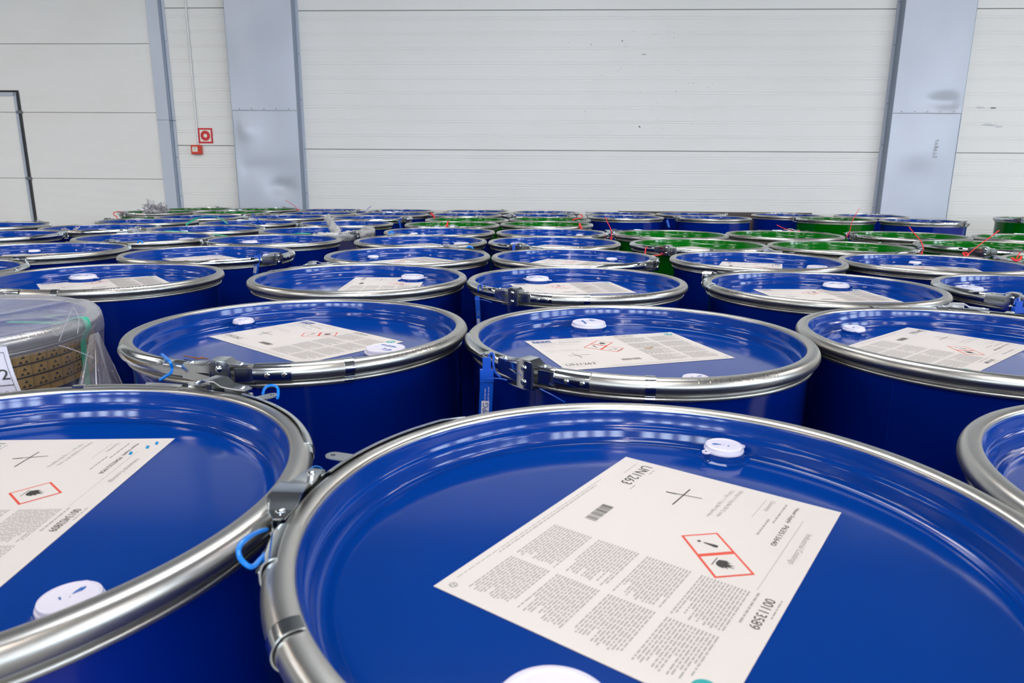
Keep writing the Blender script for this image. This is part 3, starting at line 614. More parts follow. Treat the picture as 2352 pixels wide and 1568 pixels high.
# ------------------------------------------------------------------ the drums: position, latch angle, label (reading angle, centre x, y), caps (size, angle, radius)
POS = dict(A1=(0.121,0.507), A2=(-0.489,0.566), A3=(0.728,0.530), B1=(-0.385,1.253), B2=(0.221,1.199), B3=(0.829,1.200), B0=(-1.112,1.249), C0=(-1.771,2.001), C1=(-1.131,1.922), C2=(-0.431,1.945), C3=(0.177,1.907), C4=(0.822,1.832), C5=(1.450,1.804), D1=(-1.802,2.650), D2=(-1.119,2.557), D3=(-0.384,2.553), D4=(0.224,2.530), D5=(0.869,2.473), D6=(1.475,2.431), D7=(2.10,2.47), E1=(-2.507,3.338), E2=(-1.715,3.252), E3=(-1.093,3.185), E4=(-0.420,3.189), E5=(0.189,3.177), E6=(0.829,3.120), E7=(1.433,3.045), E8=(2.164,3.164), F1=(-3.022,4.027), F2=(-2.301,3.910), F3=(-1.694,3.870), F4=(-1.063,3.792), F5=(-0.398,3.804), F6=(0.211,3.785), F7=(0.840,3.728), F8=(1.459,3.760), F9=(2.135,3.777), F10=(2.745,3.633), G1=(-2.366,4.538), G2=(-1.682,4.478), G3=(-1.074,4.488), G4=(-0.385,4.450), G5=(0.218,4.563), H1=(-2.297,5.142), H2=(-1.690,5.237), H3=(-1.051,5.219), H4=(-0.330,5.055), H5=(0.272,5.169), I1=(-2.971,5.883), I2=(-2.363,5.904), I3=(-1.610,5.839), I4=(-0.997,5.824), I5=(-0.389,5.822), I6=(0.217,5.775), J1=(-2.921,6.505), J2=(-2.317,6.571), J3=(-1.684,6.518), J4=(-1.036,6.537), J5=(-0.338,6.485), J6=(0.303,6.428), K1=(0.964,6.254), K2=(0.908,5.649), K3=(1.579,6.251), K4=(1.606,5.644), K5=(2.421,6.204), K6=(2.566,5.590), K7=(3.161,6.202), K8=(3.138,5.362), K9=(4.409,5.917))
LATCH = dict(A1=177, A2=70, A3=-20, B0=-70, B1=-94, B2=-129, B3=65, C0=60, C1=-115, C2=131, C3=-123, C4=148, C5=-145, D1=72, D2=-21, D3=70, D4=-30, D5=64, D6=20, D7=-140, E1=30, E2=126, E3=-140, E4=125, E5=-119, E6=-127, E7=-21, E8=-125, F1=75, F2=-24, F3=66, F4=-34, F5=100, F6=4, F7=159, F8=64, F9=-176, F10=60, G1=169, G2=110, G3=-144, G4=-84, G5=44, H1=34, H2=150, H3=-31, H4=80, H5=60, I1=-114, I2=100, I3=60, I4=95, J1=80, J2=75, J5=40, J3=-25, J4=-121, I5=120, I6=-135, J6=-58, K1=167, K2=160, K3=-15, K4=-166, K5=80, K6=170, K7=70, K8=-61, K9=-143)
GREEN = set('D7 E6 E7 E8 F7 F8 F9 F10 G4 G5 H4 H5 I1 I2 J1 J2 K6 K9'.split())
WORN = set('E7 E8 F7 F8 F9 F10 K6 K8 I1 J1 J2 H5'.split())
LABEL = dict(A1=(1, -126, .004, .022), A2=(2, -87, -.010, .038), B1=(4, -40, -.014, .045), B2=(3, 17, -.013, .037), B3=(1, -140, -.028, .070), C1=(5, 38, -.060, .080), C2=(4, -88, .050, .085), C3=(3, 12, -.008, .080), C4=(4, 2, .040, .060), C5=(1, -100, .11, .0),
    D1=(1, 26, -.045, .090), D2=(2, -43, -.045, .085), D3=(1, 46, -.005, .075), D4=(3, -27, .010, .085), D5=(4, -111, .005, .070), D6=(3, -20, .055, .085), E2=(1, 40, -.03, .05), E3=(2, 50, -.02, .075), E4=(1, 36, -.045, .09), E5=(3, -30, .055, .08), E6=(2, -62, .02, .085), E7=(1, -14, .06, .085), E8=(1, -62, .01, .075), F4=(1, 30, -.05, .02), G5=(1, -35, .0, .085), G4=(2, 30, 0, .05))
CAPS = dict(A1=('s', 62, .248), A2=('s', -37, .229), A3=('s', 60, .22), B1=('s', 137, .243), B2=('l', 106, .222), B3=('s', 124, .228), C1=('l', 138, .212), C2=('l', 55, .215), C3=('l', 117, .222), C4=('l', 55, .220), C5=('l', 131, .215),
    D1=('s', 130, .235), D2=('s', 48, .232), D3=('s', 136, .225), D4=('s', 45, .228), D5=('l', -5, .215), D6=('s', 73, .230), E1=('l', 140, .215), E2=('l', 62, .215), E3=('l', 140, .215), E4=('l', 35, .215), E5=('l', 140, .215), F3=('s', 145, .235), F5=('s', 135, .232), F6=('s', 45, .235),
    F4=('l', -150, .215), F1=('s', 70, .2), F2=('l', -60, .215), G1=('l', 158, .215), G2=('l', 74, .215), G3=('l', 162, .215), H1=('s', 60, .22), H2=('s', 175, .215), H3=('l', -50, .215), I3=('s', -20, .22), I4=('s', -30, .22), I5=('l', 60, .215), I6=('l', 130, .215), J3=('s', 75, .232), J4=('l', 107, .215), J5=('s', 30, .22), J6=('s', 30, .22), K1=('s', 30, .22), K2=('l', 0, .215), K3=('s', 60, .22), K4=('l', 98, .215), K5=('s', 90, .22), K7=('s', 60, .22), K8=('l', 20, .215))
NOOPP = set('A2 C5 D5'.split())
TXT = dict(
A1='large blue drum nearest the camera, white label with two red diamonds facing the viewer',
A2='left front blue drum, cut by the picture edge, one red diamond on its label',
A3='blue drum cut off at right beside the nearest drum, only its left rim visible',
B0='drum wrapped in clear film with a brown printed paper band under its rim',
B1='blue drum with brown splinters on its lid and a latch facing the camera',
B2='blue drum with a stained three-diamond label and a hanging blue tag',
B3='blue drum right of the stained-label drum, small cap at left of its label',
C0='blue drum cut by the left edge behind the film-wrapped drum, only right rim visible',
C1='blue drum behind the film-wrapped drum, torn white label and large cap on its lid',
C2='blue drum behind the splinter drum, large cap touching the corner of its label',
C3='blue drum behind the stained-label drum, latch and long blue tag at left front',
C4='blue drum with a buckle at its far left, large cap above its label',
C5='blue drum at the right edge, third row, large cap at left and blue seal',
D1='blue drum at the left edge, fourth row, long pale label and small cap',
D2='blue drum in the fourth row, short bright blue tag on its right front latch',
D3='blue drum in the fourth row, plain front rim, small cap left of its label',
D4='blue drum in the fourth row, latch at right front beside a green side',
D5='blue drum in the fourth row before two green lids, large cap at right',
D6='blue drum at the right end of the fourth row, tiny cap behind pale label',
D7='green drum cut off by the right edge, red seal on its left rim',
E1='blue drum cut off by the left edge in the fifth row, cap on its lid',
E2='blue drum in the fifth row, wide cap near its right rim, green strap behind',
E3='blue drum right before the bagged rim, large cap left on its lid',
E4='blue drum in the fifth row right of the cloudy bag, cap at right',
E5='blue drum in the fifth row, large cap left above latch and blue tag',
E6='green drum with red marks on its label and red seal round its front latch',
E7='green drum with a faint blurred label, second of the three green lids in front',
E8='green drum at right with a tall straight red seal tail at its front',
F1='blue drum at the left edge farthest back, right under the pass door frame',
F2='blue drum at the left with a crumpled scrap of plastic on its lid',
F3='blue drum in the sixth row, small cap and a green strap on its front rim',
F4='blue drum with a cloudy plastic bag over its right rim',
F5='blue drum in front of a green lid, small bright cap left on its lid',
F6='blue drum in the sixth row, latch and blue seal at right beside green lids',
F7='green drum right of the blue latch drum, leaning red seal tail at its left',
F8='green drum whose lid has a pinkish seal tail rising at its far rim',
F9='green drum before the right column, tallest red seal tail at its left rim',
F10='green drum at the right edge, dark sliver of lid before the lone green drum',
G1='blue drum behind the scrap-covered one, wide white cap and clamp at its left end',
G2='blue drum under the loose green strap hoop, white cap at its right side',
G3='blue drum directly behind the cloudy bag, latch at its left front and white cap',
G4='green drum with a short upright red seal on its front rim',
G5='green drum with a pale label and red seal by the latch on its right',
H1='blue drum directly in front of the left green drums, narrow strip of lid visible',
H2='blue drum behind the strap hoop drum, small cap near its left rim',
H3='blue drum with latch and dangling blue tag on its right, behind the cloudy bag',
H4='green drum peeking out behind the green lid with the short red seal',
H5='green drum peeking out behind the labelled green lid',
I1='green drum at far left with crumpled net on it and latch at left end',
I2='green drum right of the netted one, in front of the two farthest green lids',
I3='blue drum second from the wall below the left column, right of the green ones',
I4='blue drum second from the wall, below a thin blue seal tail',
I5='blue drum second from the wall behind a green lid, wide white cap',
I6='blue drum second from the wall, bundle of latch parts at its left front',
J1='green drum touching the back wall under the narrow corner cladding',
J2='green drum at the back wall before the left column, red seal at right',
J3='blue drum at the back wall just right of the left column, small white cap',
J4='blue drum at the back wall, latch at left, white cap on mid lid',
J5='blue drum at the back wall, third blue one right of the left column',
J6='blue drum at the back wall beside the gap, bright latch at its right',
K1='blue drum at the back just right of the gap, behind a matching one',
K2='blue drum showing its tall side right of the gap, cap near right rim',
K3='blue drum before the dark brown board with a latch pointing right',
K4='blue drum showing its tall side before the dark board, latch on its left rim',
K5='blue drum partly hidden by the tall green one, right of the bare dark board',
K6='green drum showing its tall side at the back, between blue drums',
K7='blue drum against the right column, its far rim at the foot of the sheet',
K8='blue drum showing its side below the right column, bright latch at right',
K9='green drum standing alone before the white wall at the far right')
def drum(key):
    x, y = POS[key]; col = 'green' if key in GREEN else 'blue'
    e = bpy.data.objects.new('steel_drum', None); C.objects.link(e); e.location = (x, y, 0)
    tag(e, TXT[key], 'drum', ('green' if col == 'green' else 'blue') + ' steel drums packed in rows')
    top = Vector((0, 0, RC)); seam = random.uniform(0, 2 * PI)
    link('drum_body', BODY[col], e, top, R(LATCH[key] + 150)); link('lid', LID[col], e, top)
    st = 2 if key in ('B3', 'A3', 'C4') else 1
    rk = ('zinc_worn', 0) if key in WORN else ('zinc', st)
    rg = link('closing_ring', RINGS[rk], e, top, R(LATCH[key] + 33))
    for k, me in LATCHES.items(): link(k, me, rg)
    if key in LABEL:
        kd, a, cx, cy = LABEL[key]; o = link('product_label', LAB[kd], e, Vector((cx, cy, RC + LIDZ + .0003)), R(a))
        if key == 'C1': o['label'] = 'torn white label'
    if key in CAPS:
        s, a, r = CAPS[key]
        for (s_, a_, r_) in ((s, a, r),) + (() if key in NOOPP else (('s' if s == 'l' else 'l', a + 180, .205),)):
            if key == 'B1' and a_ != a: a_, r_ = -27, .185
            f = link('bung_flange', FL[(col, s_)], e, Vector((r_ * math.cos(R(a_)), r_ * math.sin(R(a_)), RC + LIDZ)), R(a_ + 20))
            link('bung_cap', CAP[(s_, (ord(key[0]) + int(key[1:])) % 2 if key not in ('B2', 'A1') else 1)], f)
    return e
D = {k: drum(k) for k in POS}

# ------------------------------------------------------------------ film-wrapped drum in the second row
e = D['B0']; bx, by = POS['B0']
mb = MB(); rK = .2885; nK = 90; a0, a1 = R(-150), R(40)      # printed paper band under the rim
mb.lathe([(rK, -.026), (rK + .0004, -.100)], nK, 'kraft', a0, a1)
def kl(a, z0, z1, w_, k='ink'):
    r = rK + .0011; mb.add([(r * math.cos(a), r * math.sin(a), z0), (r * math.cos(a + w_), r * math.sin(a + w_), z0), (r * math.cos(a + w_), r * math.sin(a + w_), z1), (r * math.cos(a), r * math.sin(a), z1)], [(0, 1, 2, 3)], k)
for z in (-.044, -.0452, -.066, -.0672, -.088):
    for i in range(60): aa = a0 + (a1 - a0) * i / 60; kl(aa, z, z + (.0016 if z not in (-.0515, -.0875) else .0007), (a1 - a0) / 60 + .001)
kq = random.Random(9); i = 0; aa = a0
while aa < a1 - .05:
    kl(aa, -.100, -.026, .0030); kl(aa + .012, -.100, -.026, .0016)
    for z in (-.035, -.056, -.078):
        for t, (dx, dz) in enumerate(((0, .004), (-.005, -.004), (.005, -.004))):
            c = aa + .062; r = rK + .0013; mb.add([(r * math.cos(c + (dx - .004) / r), r * math.sin(c + (dx - .004) / r), z + dz - .002), (r * math.cos(c + (dx + .004) / r), r * math.sin(c + (dx + .004) / r), z + dz - .002), (r * math.cos(c + dx / r), r * math.sin(c + dx / r), z + dz + .003)], [(0, 1, 2)], 'ink')
        for dx in (.030, .045, .085, .10): kl(aa + dx, z - .009, z + .009, .0010, 'grey_ink')
    aa += .105
link('printed_paper_band', mb.mesh('printed_paper_band', 60), e, Vector((0, 0, RC)))['label'] = 'brown paper band printed with black recycling signs'
# clear film draped over the lid and hanging in folds
mb = MB(); S = 240; rows = []
def fz(a, r, s): return noise.noise(Vector((math.cos(a) * r * s, math.sin(a) * r * s, 3.7)))
prof = [(0.0, -.004), (.08, -.002), (.16, .002), (.22, .006), (.262, .0105), (.280, .0135), (.292, .0140), (.300, .0115), (.3055, .0050), (.3075, -.004), (.3080, -.014), (.3080, -.026)]
for j, (r, z) in enumerate(prof):
    row = []
    for i in range(S):
        a = 2 * PI * i / S; rr = r; fold = max(0, math.sin(7 * a + 3 * fz(a, 1, 1.3))) ** 6
        zz_ = z + (.010 * fold + .006 * fz(a, max(r, .05), 14)) * min(1, r / .2) * (1 if r < .27 else .25); rr += .0015 * fz(a, 1, 9) * (r > .29)
        row.append((rr * math.cos(a), rr * math.sin(a), zz_))
    rows.append(row)
vs = [p for row in rows for p in row]; mb.add(vs, [(j * S + i, j * S + (i + 1) % S, (j + 1) * S + (i + 1) % S, (j + 1) * S + i) for j in range(len(rows) - 1) for i in range(S)], 'film')
rows = []
for j in range(26):
    t = j / 25; row = []
    for i in range(S):
        a = 2 * PI * i / S; gap = math.exp(-((a - R(-8)) / .6) ** 2) + math.exp(-((a - R(352)) / .6) ** 2)
        amp = .020 * t * (.35 + gap); rr = .3078 - .014 * min(1, t * 4) + gap * .105 * t ** 1.3 + amp * math.sin(23 * a + 5 * fz(a, 1, 2.0)) + .012 * t * fz(a, 1, 10) * (1 + gap)
        rr += .014 * t * noise.noise(Vector((math.cos(a) * 4, math.sin(a) * 4, t * 9)))
        if gap < .5: rr = max(rr, .2925)
        row.append((rr * math.cos(a), rr * math.sin(a), -.026 - .30 * t))
    rows.append(row)
vs = [p for row in rows for p in row]; mb.add(vs, [(j * S + i, j * S + (i + 1) % S, (j + 1) * S + (i + 1) % S, (j + 1) * S + i) for j in range(25) for i in range(S)], 'film_side')
o = link('plastic_film', mb.mesh('plastic_film', 180), None, Vector((bx, by, RC)))
tag(o, 'clear plastic film draped over the drum with the printed paper band', 'plastic film')
mb = MB()   # crease ridges catching light
for pts in ([(168, 705, 1.12), (150, 745, 1.05), (136, 783, .985)], [(168, 705, 1.12), (181, 730, 1.07), (178, 765, 1.02)], [(118, 750, 1.01), (128, 770, .99), (142, 762, 1.0)], [(136, 793, .972), (160, 800, .965), (192, 812, .96), (215, 822, .96)]):
    mb.tube(smooth_pts([at(*p) for p in pts]), .0007, 'film', 6)
link('film_crease', mb.mesh('film_crease'), o).matrix_parent_inverse = Matrix.Translation(-Vector((bx, by, RC)))
# loose corner of the film fanning out beside the drum in folds
mb = MB(); nu, nv = 48, 16; top_a, top_b = at(206, 770, 1.16), at(226, 762, 1.20); bot_a, bot_b = at(186, 925, 1.02), at(318, 925, 1.06); vs = []
for j in range(nv + 1):
    t = j / nv
    for i in range(nu + 1):
        u = i / nu; p = (top_a.lerp(top_b, u)).lerp(bot_a.lerp(bot_b, u), t); amp = .022 * t * (.5 + .5 * noise.noise(Vector((u * 3, 1.7, 0))))
        vs.append(p - o.location + Vector((0, amp * math.sin(u * 21 + 1.2 * math.sin(u * 9)) - .02 * t, .004 * math.sin(u * 13) * t)))
mb.add(vs, [(j * (nu + 1) + i, j * (nu + 1) + i + 1, (j + 1) * (nu + 1) + i + 1, (j + 1) * (nu + 1) + i) for j in range(nv) for i in range(nu)], 'film_fan')
link('film_corner', mb.mesh('film_corner', 180), o)
# green strap over the wrapped drum
def ringpt(key, ang, r, z): x, y = POS[key]; return Vector((x + r * math.cos(R(ang)), y + r * math.sin(R(ang)), RC + z))
mb = MB(); pts = [atz(20, 739, RC - .014), atz(70, 740, RC - .013), atz(120, 741, RC - .008), ringpt('B0', 7, .262, .004), ringpt('B0', 8, .284, .0118), ringpt('B0', 8, .296, .0130), ringpt('B0', 8, .3030, .008), ringpt('B0', 8, .3050, -.002), ringpt('B0', 8, .3045, -.010), ringpt('B0', 8, .2985, -.022), ringpt('B0', 8, .2925, -.04), ringpt('B0', 8, .2910, -.10), ringpt('B0', 8, .2910, -.30)]
mb.ribbon(smooth_pts(pts, 5), .015, 'strap', side=Vector((0, 1, 0))); tag(link('packing_strap', mb.mesh('packing_strap')), 'green strap running under the film over the wrapped drum', 'strap')
# delivery note stuck to the front of the wrapped drum
e2 = bpy.data.objects.new('delivery_note', None); C.objects.link(e2); o_ = at(-60, 800, .93); e2.location = o_
tag(e2, 'white printed sheet hanging at the left edge on the wrapped drum', 'paper sheet')
mb = MB(); nx, nz = 10, 16
def sheet(u, v): 
    wv = .006 * math.sin(u * 3 + v * 2); X = at(-60, 795, .93); Xr = at(16, 795, .93) - X; Zd = Vector((0, 0, -.13)); sk = Vector((.035, -.012, 0)) * (v ** 2)
    return X + Xr * u * 1.0 + Zd * v + sk + Vector((0, -wv, 0))
vs = [sheet(i / nx, j / nz) for j in range(nz + 1) for i in range(nx + 1)]
mb.add([p - o_ for p in vs], [(j * (nx + 1) + i, j * (nx + 1) + i + 1, (j + 1) * (nx + 1) + i + 1, (j + 1) * (nx + 1) + i) for j in range(nz) for i in range(nx)], 'cap')
def sl(u0, v0, u1, v1, th):
    n = 10
    for i in range(n):
        a = (u0 + (u1 - u0) * i / n, v0 + (v1 - v0) * i / n); b = (u0 + (u1 - u0) * (i + 1) / n, v0 + (v1 - v0) * (i + 1) / n); dv = Vector((0, -.0012, 0)); du = (th, 0) if abs(u1 - u0) < abs(v1 - v0) else (0, th)
        mb.add([sheet(*a) - o_ + dv, sheet(*b) - o_ + dv, sheet(b[0] + du[0], b[1] + du[1]) - o_ + dv, sheet(a[0] + du[0], a[1] + du[1]) - o_ + dv], [(0, 1, 2, 3)], 'ink')
sl(.05, .06, .9, .06, .006); sl(.9, .06, .9, .98, .01); sl(.05, .42, .9, .42, .008); sl(.05, .78, .9, .78, .010)
for s_, u, v, h in (('2', .66, .72, .022), ('10 kg', .45, .92, .013), ('2', .66, .36, .015)):
    tv, tf, wd = text_geo(s_); mb.add([sheet(u + a * h / .045, v - b * h / .13) - o_ + Vector((0, -.0015, 0)) for a, b in tv], tf, 'ink')
link('printed_sheet', mb.mesh('printed_sheet', 60), e2)

# ------------------------------------------------------------------ cloudy bag on the sixth-row drum
mb = MB(); S2 = 70; x4, y4 = POS['F4']
rows = []
bagp = [(.235, -.014), (.262, .006), (.280, .016), (.294, .018), (.304, .012), (.3095, .002), (.3085, -.012), (.302, -.028), (.298, -.06), (.30, -.12), (.305, -.20)]
for j, (r, z) in enumerate(bagp):
    row = []
    for i in range(S2 + 1):
        a = R(-78 + 118 * i / S2); nn = noise.noise(Vector((a * 7, j * .55, 1.3))); n2 = noise.noise(Vector((a * 20, j * .8, 5.3)))
        row.append(((r + max(-.004, .010 * nn + .005 * n2)) * math.cos(a), (r + max(-.004, .010 * nn + .005 * n2)) * math.sin(a), z + .010 * n2 + (.010 * nn if r < .29 else 0)))
    rows.append(row)
vs = [p for row in rows for p in row]; mb.add(vs, [(j * (S2 + 1) + i, j * (S2 + 1) + i + 1, (j + 1) * (S2 + 1) + i + 1, (j + 1) * (S2 + 1) + i) for j in range(7) for i in range(S2)], 'film_grey')
mb.add(vs, [(j * (S2 + 1) + i, j * (S2 + 1) + i + 1, (j + 1) * (S2 + 1) + i + 1, (j + 1) * (S2 + 1) + i) for j in range(7, len(rows) - 1) for i in range(S2)], 'film_fan')
bag = link('plastic_bag', mb.mesh('plastic_bag', 180), None, Vector((x4, y4, RC))); tag(bag, 'cloudy crumpled plastic bag wrapped over the right rim of a blue drum', 'plastic bag')
mb = MB(); base = smooth_pts([at(*p) for p in ((750, 499, 3.95), (757, 508, 3.85), (763, 520, 3.75), (770, 532, 3.66), (777, 541, 3.60), (779, 549, 3.57))], 14); L = len(base)
for st in range(6):
    pts = []; rr = []
    for i, p in enumerate(base):
        t = i / (L - 1); q = Vector((noise.noise(Vector((i * .22, st * 9.1, 0))), noise.noise(Vector((i * .22, st * 9.1, 7))), noise.noise(Vector((i * .22, st * 9.1, 15)))))
        pts.append(p + q * .022); rr.append(.007 + .010 * abs(noise.noise(Vector((i * .35, st * 4., 2.)))) + .004 * math.sin(PI * t))
    mb.tube(pts, rr, 'film_grey', 7)
o = link('twisted_neck', mb.mesh('twisted_neck', 180), bag); o.matrix_parent_inverse = Matrix.Translation(-Vector((x4, y4, RC)))
def crumple(name, label, cat, center, sx, sy, sz, seed, strips=70, spike=None):
    """a loose ball of thin crumpled plastic strips"""
    q = random.Random(seed); mb = MB()
    for k in range(strips):
        p = Vector((q.gauss(0, .42) * sx, q.gauss(0, .42) * sy, abs(q.gauss(.15, .4)) * sz * (1.15 - .0)))
        pts = [p]
        for t in range(5): p = p + Vector((q.uniform(-1, 1) * sx * .22, q.uniform(-1, 1) * sy * .22, q.uniform(-.8, .8) * sz * .25)); p.z = max(p.z, .002); pts.append(p)
        mb.ribbon(pts, q.uniform(.004, .010), 'net' if k % 4 else 'film_grey', .0004, side=Vector((q.uniform(-1, 1), q.uniform(-1, 1), q.uniform(-1, 1))).normalized())
    if spike: mb.ribbon(smooth_pts([Vector((0, 0, sz * .5)), Vector(spike)], 4), .012, 'net', .0006, side=Vector((1, 0, 0)))
    return tag(link(name, mb.mesh(name, 0), None, center), label, cat)
crumple('crumpled_net', 'crumpled grey plastic net lying on the far left green drum', 'plastic net', Vector((-2.90, 5.70, RC - .002)), .085, .06, .070, 4, 260, (.055, 0, .095))
crumple('plastic_scrap', 'small crumpled scrap of plastic on the rim of a left blue drum', 'plastic scrap', Vector((-2.34, 3.70, RC - .026)), .060, .04, .035, 8, 60, (.02, 0, .04))
# splinters of wood on a lid
for pts, lb in ((((422, 817), (455, 822), (474, 823)), 'longest brown wood splinter lying on the lid behind the front latch'), (((450, 825), (458, 823), (466, 818)), 'short brown wood splinter crossing the longer ones on the lid'), (((440, 821), (462, 823), (478, 823.5)), 'thin brown wood splinter pointing right on the lid')):
    mb = MB(); P3 = [atz(px, py, RC + LIDZ + .0028 + .0014 * i) for i, (px, py) in enumerate(pts)]; mb.tube(smooth_pts(P3, 3), .0010, 'wood', 6)
    tag(link('wood_splinter', mb.mesh('wood_splinter')), lb, 'wood splinter', 'wood splinters on a lid')

# ------------------------------------------------------------------ seals and straps
def P_(p): return atz(p[0], p[1], RC + p[3]) if len(p) == 4 else at(*p)
def seal(label, col, loop=None, r=.0016, tag_=None, head=None, tails=(), text=False):
    e = bpy.data.objects.new('security_seal', None); C.objects.link(e); o0 = None
    mbs = []
    def put(name, mb, sm=40):
        nonlocal o0
        o = link(name, fixn(mb.mesh(name, sm)), e); o.matrix_parent_inverse = Matrix.Translation(-e.location); return o
    first = (loop or (tails[0] if tails else None) or [head])[0]; e.location = P_(first) if len(first) < 5 else at(*first[:3])
    if loop: mb = MB(); mb.tube(smooth_pts([P_(p) for p in loop], 6), r, col, 8); put('loop', mb)
    for t in tails: mb = MB(); P3 = smooth_pts([at(*p) for p in t], 6); mb.tube(P3, r * .5, col, 8); put('tail', mb)
    if head:
        px, py, Y, w_, h_ = head; c = at(px, py, Y); mb = MB()
        mb.box((c.x - w_ / 2, c.y - .004, c.z - h_ / 2), (c.x + w_ / 2, c.y + .004, c.z + h_ / 2), col); mb.box((c.x - w_ * .42, c.y - .0055, c.z - h_ * .3), (c.x + w_ * .42, c.y - .003, c.z + h_ * .3), col)
        mb.box((c.x - w_ * .3, c.y - .002, c.z + h_ * .4), (c.x + w_ * .3, c.y + .002, c.z + h_ * 1.5), col); put('lock_head', mb, 0)
    if tag_:
        (ax, ay), (bx_, by_), Y, wd = tag_; A = at(ax, ay, Y); B = at(bx_, by_, Y); mb = MB(); mb.ribbon([A, A.lerp(B, .5), B], wd, col, .0007, side=Vector((1, 0, 0)))
        if text:
            d = (B - A); Ln = d.length; u = -d.normalized(); v = Vector((1, 0, 0)); v = (v - v.dot(u) * u).normalized(); nrm = Vector((0, -1, 0))
            def tt(s_, t0, off, h, k, z=.0012):
                tv, tf, wd_ = text_geo(s_); base_ = B + u * (Ln * t0) + v * off; mb.add([base_ + u * (a * h) - v * (b * h) + nrm * z for a, b in tv], tf, k)
            lw = text[2]; bb = B + u * (Ln * text[0]) ; hh = lw
            c0 = bb + v * (hh * .55) + nrm * .0010; c1 = c0 + u * hh * 2.6; mb.add([c0, c1, c1 - v * hh * 1.25, c0 - v * hh * 1.25], [(0, 1, 2, 3)], 'cap')
            tt('PPG', text[0] + .012, hh * .42, hh * .9, 'blue_ink', .0014)
            tt('We protect and', text[1], -.0008, hh * .26, 'cap'); tt('beautify the world', text[1], hh * .46, hh * .26, 'cap')
        put('tag', mb, 0)
    return tag(e, label, 'seal', ('red' if 'red' in col else 'blue') + ' seals on the drum latches')
seal('blue seal loop standing on the latch of the front left drum', 'lblue_plastic', [(604, 905, .80), (607, 893, .80), (616, 886, .80), (630, 885, .80), (638, 892, .80), (639, 906, .79), (637, 915, .79)], .0017)
seal('wide blue seal loop hanging between the two nearest drums', 'lblue_plastic', [(612, 1216, .49), (590, 1222, .46), (566, 1237, .435), (549, 1256, .425), (551, 1280, .42), (568, 1298, .42), (582, 1300, .425), (598, 1284, .44), (611, 1270, .455)], .0018, tails=([(706, 1092, .60), (711, 1078, .61), (723, 1071, .62), (737, 1074, .625), (742, 1082, .625)],))
seal('blue zip seal tied round the rim left of the brown splinters', 'lblue_plastic', [(372, 814, 0, .013), (384, 824, 0, .016), (391, 832, 0, .016), (395, 845, .955), (392, 856, .95), (380, 864, .945), (366, 873, .94)], .0022)
seal('long blue tag seal hanging from the latch beside the stained label drum', 'blue_plastic', [(1121, 838, 1.0), (1123, 818, 1.01), (1130, 811, 1.01), (1134, 818, 1.0), (1133, 835, .99), (1138, 855, .985), (1150, 866, .98)], .0018, tag_=((1118, 878), (1113, 985), .975, .0195), head=(1118, 862, .975, .020, .018), tails=([(1118, 869, .965), (1145, 869, .96), (1165, 873, .955)], [(1240, 893, .93), (1270, 908, .92), (1298, 924, .915)]), text=(.28, .56, .0092))
seal('thin dark blue tag seal hanging at the left front of the third-row latch', 'blue_plastic', [(1099, 668, 1.74), (1099, 657, 1.75), (1106, 654, 1.75), (1108, 664, 1.74)], .0018, tag_=((1096, 680), (1101, 770), 1.70, .0115), tails=([(1090, 687, 1.69), (1112, 689, 1.68), (1130, 695, 1.68)],), text=(.30, .5, .005))
seal('blue seal with block head at the right edge above a back latch', 'blue_plastic', [(2330, 700, 1.60), (2334, 688, 1.61), (2342, 690, 1.6), (2340, 705, 1.59)], .0022, head=(2338, 712, 1.58, .026, .014))
seal('short bright blue tag hanging from a right front latch in the fourth row', 'blue_plastic', [(592, 588, 2.42), (594, 585, 2.43), (600, 590, 2.41)], .002, tag_=((592, 588), (584, 632), 2.38, .0215), text=(.12, .45, .0085))
seal('small blue seal on the far rim of the fourth-row drum at left', 'lblue_plastic', [(316, 558, 2.9), (319, 553, 2.9), (325, 553, 2.9), (328, 559, 2.9)], .003)
seal('small blue seal on the far rim left of the fourth-row latch drum', 'lblue_plastic', [(1072, 570, 2.8), (1076, 566, 2.8), (1082, 567, 2.8), (1086, 571, 2.8)], .004)
seal('blue and white seal blob behind the fifth-row drum right of the bag', 'lblue_plastic', [(893, 540, 3.46), (896, 534, 3.46), (901, 534, 3.46), (906, 538, 3.46)], .007)
seal('dark blue tag seal below the large cap in the fifth row', 'blue_plastic', [(1181, 565, 2.93), (1183, 560, 2.93), (1187, 563, 2.92)], .002, tag_=((1180, 562), (1180, 576), 2.9, .012))
seal('red seal looped around the front latch of the green drum', 'red_plastic', [(1486, 568, 2.9), (1483, 572, 2.88), (1483, 588, 2.86), (1500, 587, 2.85), (1518, 585, 2.84), (1520, 580, 2.84)], .0024)
seal('tall straight red seal tail pointing up right at the front of a green drum', 'red_plastic', [(2212, 580, 2.86), (2218, 590, 2.84), (2224, 584, 2.84), (2216, 580, 2.85)], .004, tails=([(2218, 589, 2.84), (2250, 562, 2.86), (2274, 545, 2.88), (2295, 529, 2.9)],))
seal('curved red seal tail bending between two green drums', 'red_plastic', [(2108, 576, 2.9), (2112, 582, 2.88), (2119, 580, 2.88)], .004, tails=([(2088, 521, 2.95), (2100, 536, 2.94), (2114, 552, 2.92), (2121, 570, 2.9), (2116, 581, 2.88)],))
seal('tallest red seal tail standing left of the right column', 'red_plastic', [(1944, 545, 3.78), (1950, 535, 3.78), (1958, 534, 3.78)], .003, tails=([(1951, 536, 3.78), (1957, 510, 3.8), (1965, 493, 3.82), (1974, 479, 3.84)],))
seal('pink-red seal tail rising at the far rim of a green drum', 'red_plastic', [(1829, 532, 4.0), (1838, 531, 4.0), (1844, 533, 4.0)], .003, tails=([(1822, 530, 4.02), (1800, 524, 4.04), (1784, 516, 4.06)],))
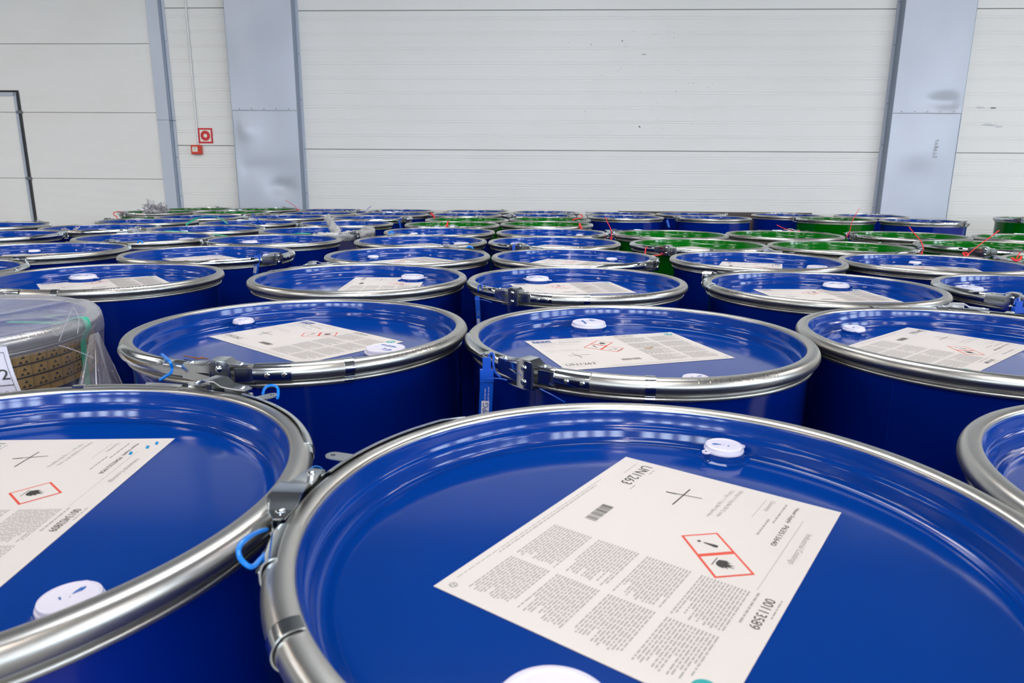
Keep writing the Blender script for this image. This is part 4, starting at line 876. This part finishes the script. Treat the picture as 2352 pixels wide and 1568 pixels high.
seal('red seal tail leaning before the tall blue drum right of the gap', 'red_plastic', [(1401, 545, 3.68), (1404, 550, 3.68), (1406, 545, 3.68)], .004, tails=([(1391, 498, 3.74), (1395, 510, 3.73), (1404, 529, 3.71), (1404, 547, 3.69)],))
seal('red seal at the right edge on the left rim of a green drum', 'red_plastic', [(2324, 592, 2.28), (2332, 598, 2.27), (2342, 596, 2.27), (2346, 590, 2.28)], .004, tails=([(2334, 594, 2.28), (2343, 580, 2.29)],))
seal('short red seal standing upright on the green front rim', 'red_plastic', [(1025, 524, 4.14), (1026, 520, 4.14), (1028, 516, 4.14)], r=.009, tails=([(1025, 523, 4.14), (1027, 514, 4.14), (1030, 508, 4.14)],))
seal('red seal beside the bright latch on the labelled green drum', 'red_plastic', [(1336, 526, 4.32), (1333, 519, 4.33), (1331, 514, 4.34)], .007, tails=([(1335, 520, 4.32), (1336, 530, 4.28)],))
seal('red seal in the gap right of the farthest blue drum', 'red_plastic', [(1314, 505, 5.0), (1325, 502, 5.02), (1336, 500, 5.04), (1337, 495, 5.06), (1330, 492, 5.08)], .0035)
seal('dangling blue tag right of the cloudy bag', 'blue_plastic', [(918, 505, 4.93), (920, 502, 4.93), (923, 505, 4.92)], .003, tag_=((917, 507), (921, 525), 4.9, .014))
seal('short red seal between the two far blue drums', 'red_plastic', [(990, 490, 5.15), (994, 494, 5.13), (998, 499, 5.1)], .007)
seal('thin red seal tail before the left column', 'red_plastic', [(680, 481, 6.4), (684, 482, 6.4), (687, 480, 6.4)], tails=([(655, 460, 6.45), (668, 467, 6.44), (678, 474, 6.42), (685, 482, 6.4)],), r=.004)
seal('thin blue seal tail pointing up right before the white wall', 'blue_plastic', [(824, 489, 6.32), (830, 486, 6.32), (838, 486, 6.3)], tails=([(838, 485, 6.3), (845, 479, 6.3), (853, 473, 6.3)],), r=.004)
seal('red seal loop round the latch of the far left green drum', 'red_plastic', [(278, 486, 5.66), (268, 486, 5.6), (261, 489, 5.58), (262, 494, 5.58), (268, 497, 5.58), (269, 504, 5.57)], .0035)
seal('thin blue seal tail crossing the drums under the left column', 'blue_plastic', [(603, 515, 4.18), (596, 508, 4.2), (586, 498, 4.25), (578, 490, 4.3)], .003)
seal('blue tag hanging from the left latch before the dark board', 'blue_plastic', [(1534, 503, 5.5), (1536, 500, 5.5)], .004, tag_=((1532, 505), (1537, 522), 5.45, .016))
def strap(label, pts, wd=.016, side=Vector((0, 1, 0))):
    mb = MB(); mb.ribbon(smooth_pts([at(*p) for p in pts], 6), wd, 'strap', .0008, side=side); return tag(link('packing_strap', mb.mesh('packing_strap')), label, 'strap', 'green packing straps')
strap('loose green strap hoop arching over the far left rims', [(427, 516, 4.12), (440, 507, 4.2), (458, 499, 4.3), (478, 496, 4.35), (497, 498, 4.35), (511, 504, 4.3), (521, 513, 4.2)], .012)
strap('green strap lying flat on the rim behind the fifth-row drum', [(380, 530, 3.58), (400, 530.5, 3.57), (420, 532, 3.56), (444, 535, 3.55)], .03)
strap('green strap end left of the fifth-row drum before the bag', [(486, 538, 3.56), (505, 540, 3.54), (525, 543, 3.50), (545, 546, 3.46)], .03)
strap('short green strap piece on the rim left of the cloudy bag', [(672, 537, 3.50), (690, 535.5, 3.49), (712, 536.5, 3.49)], .03)
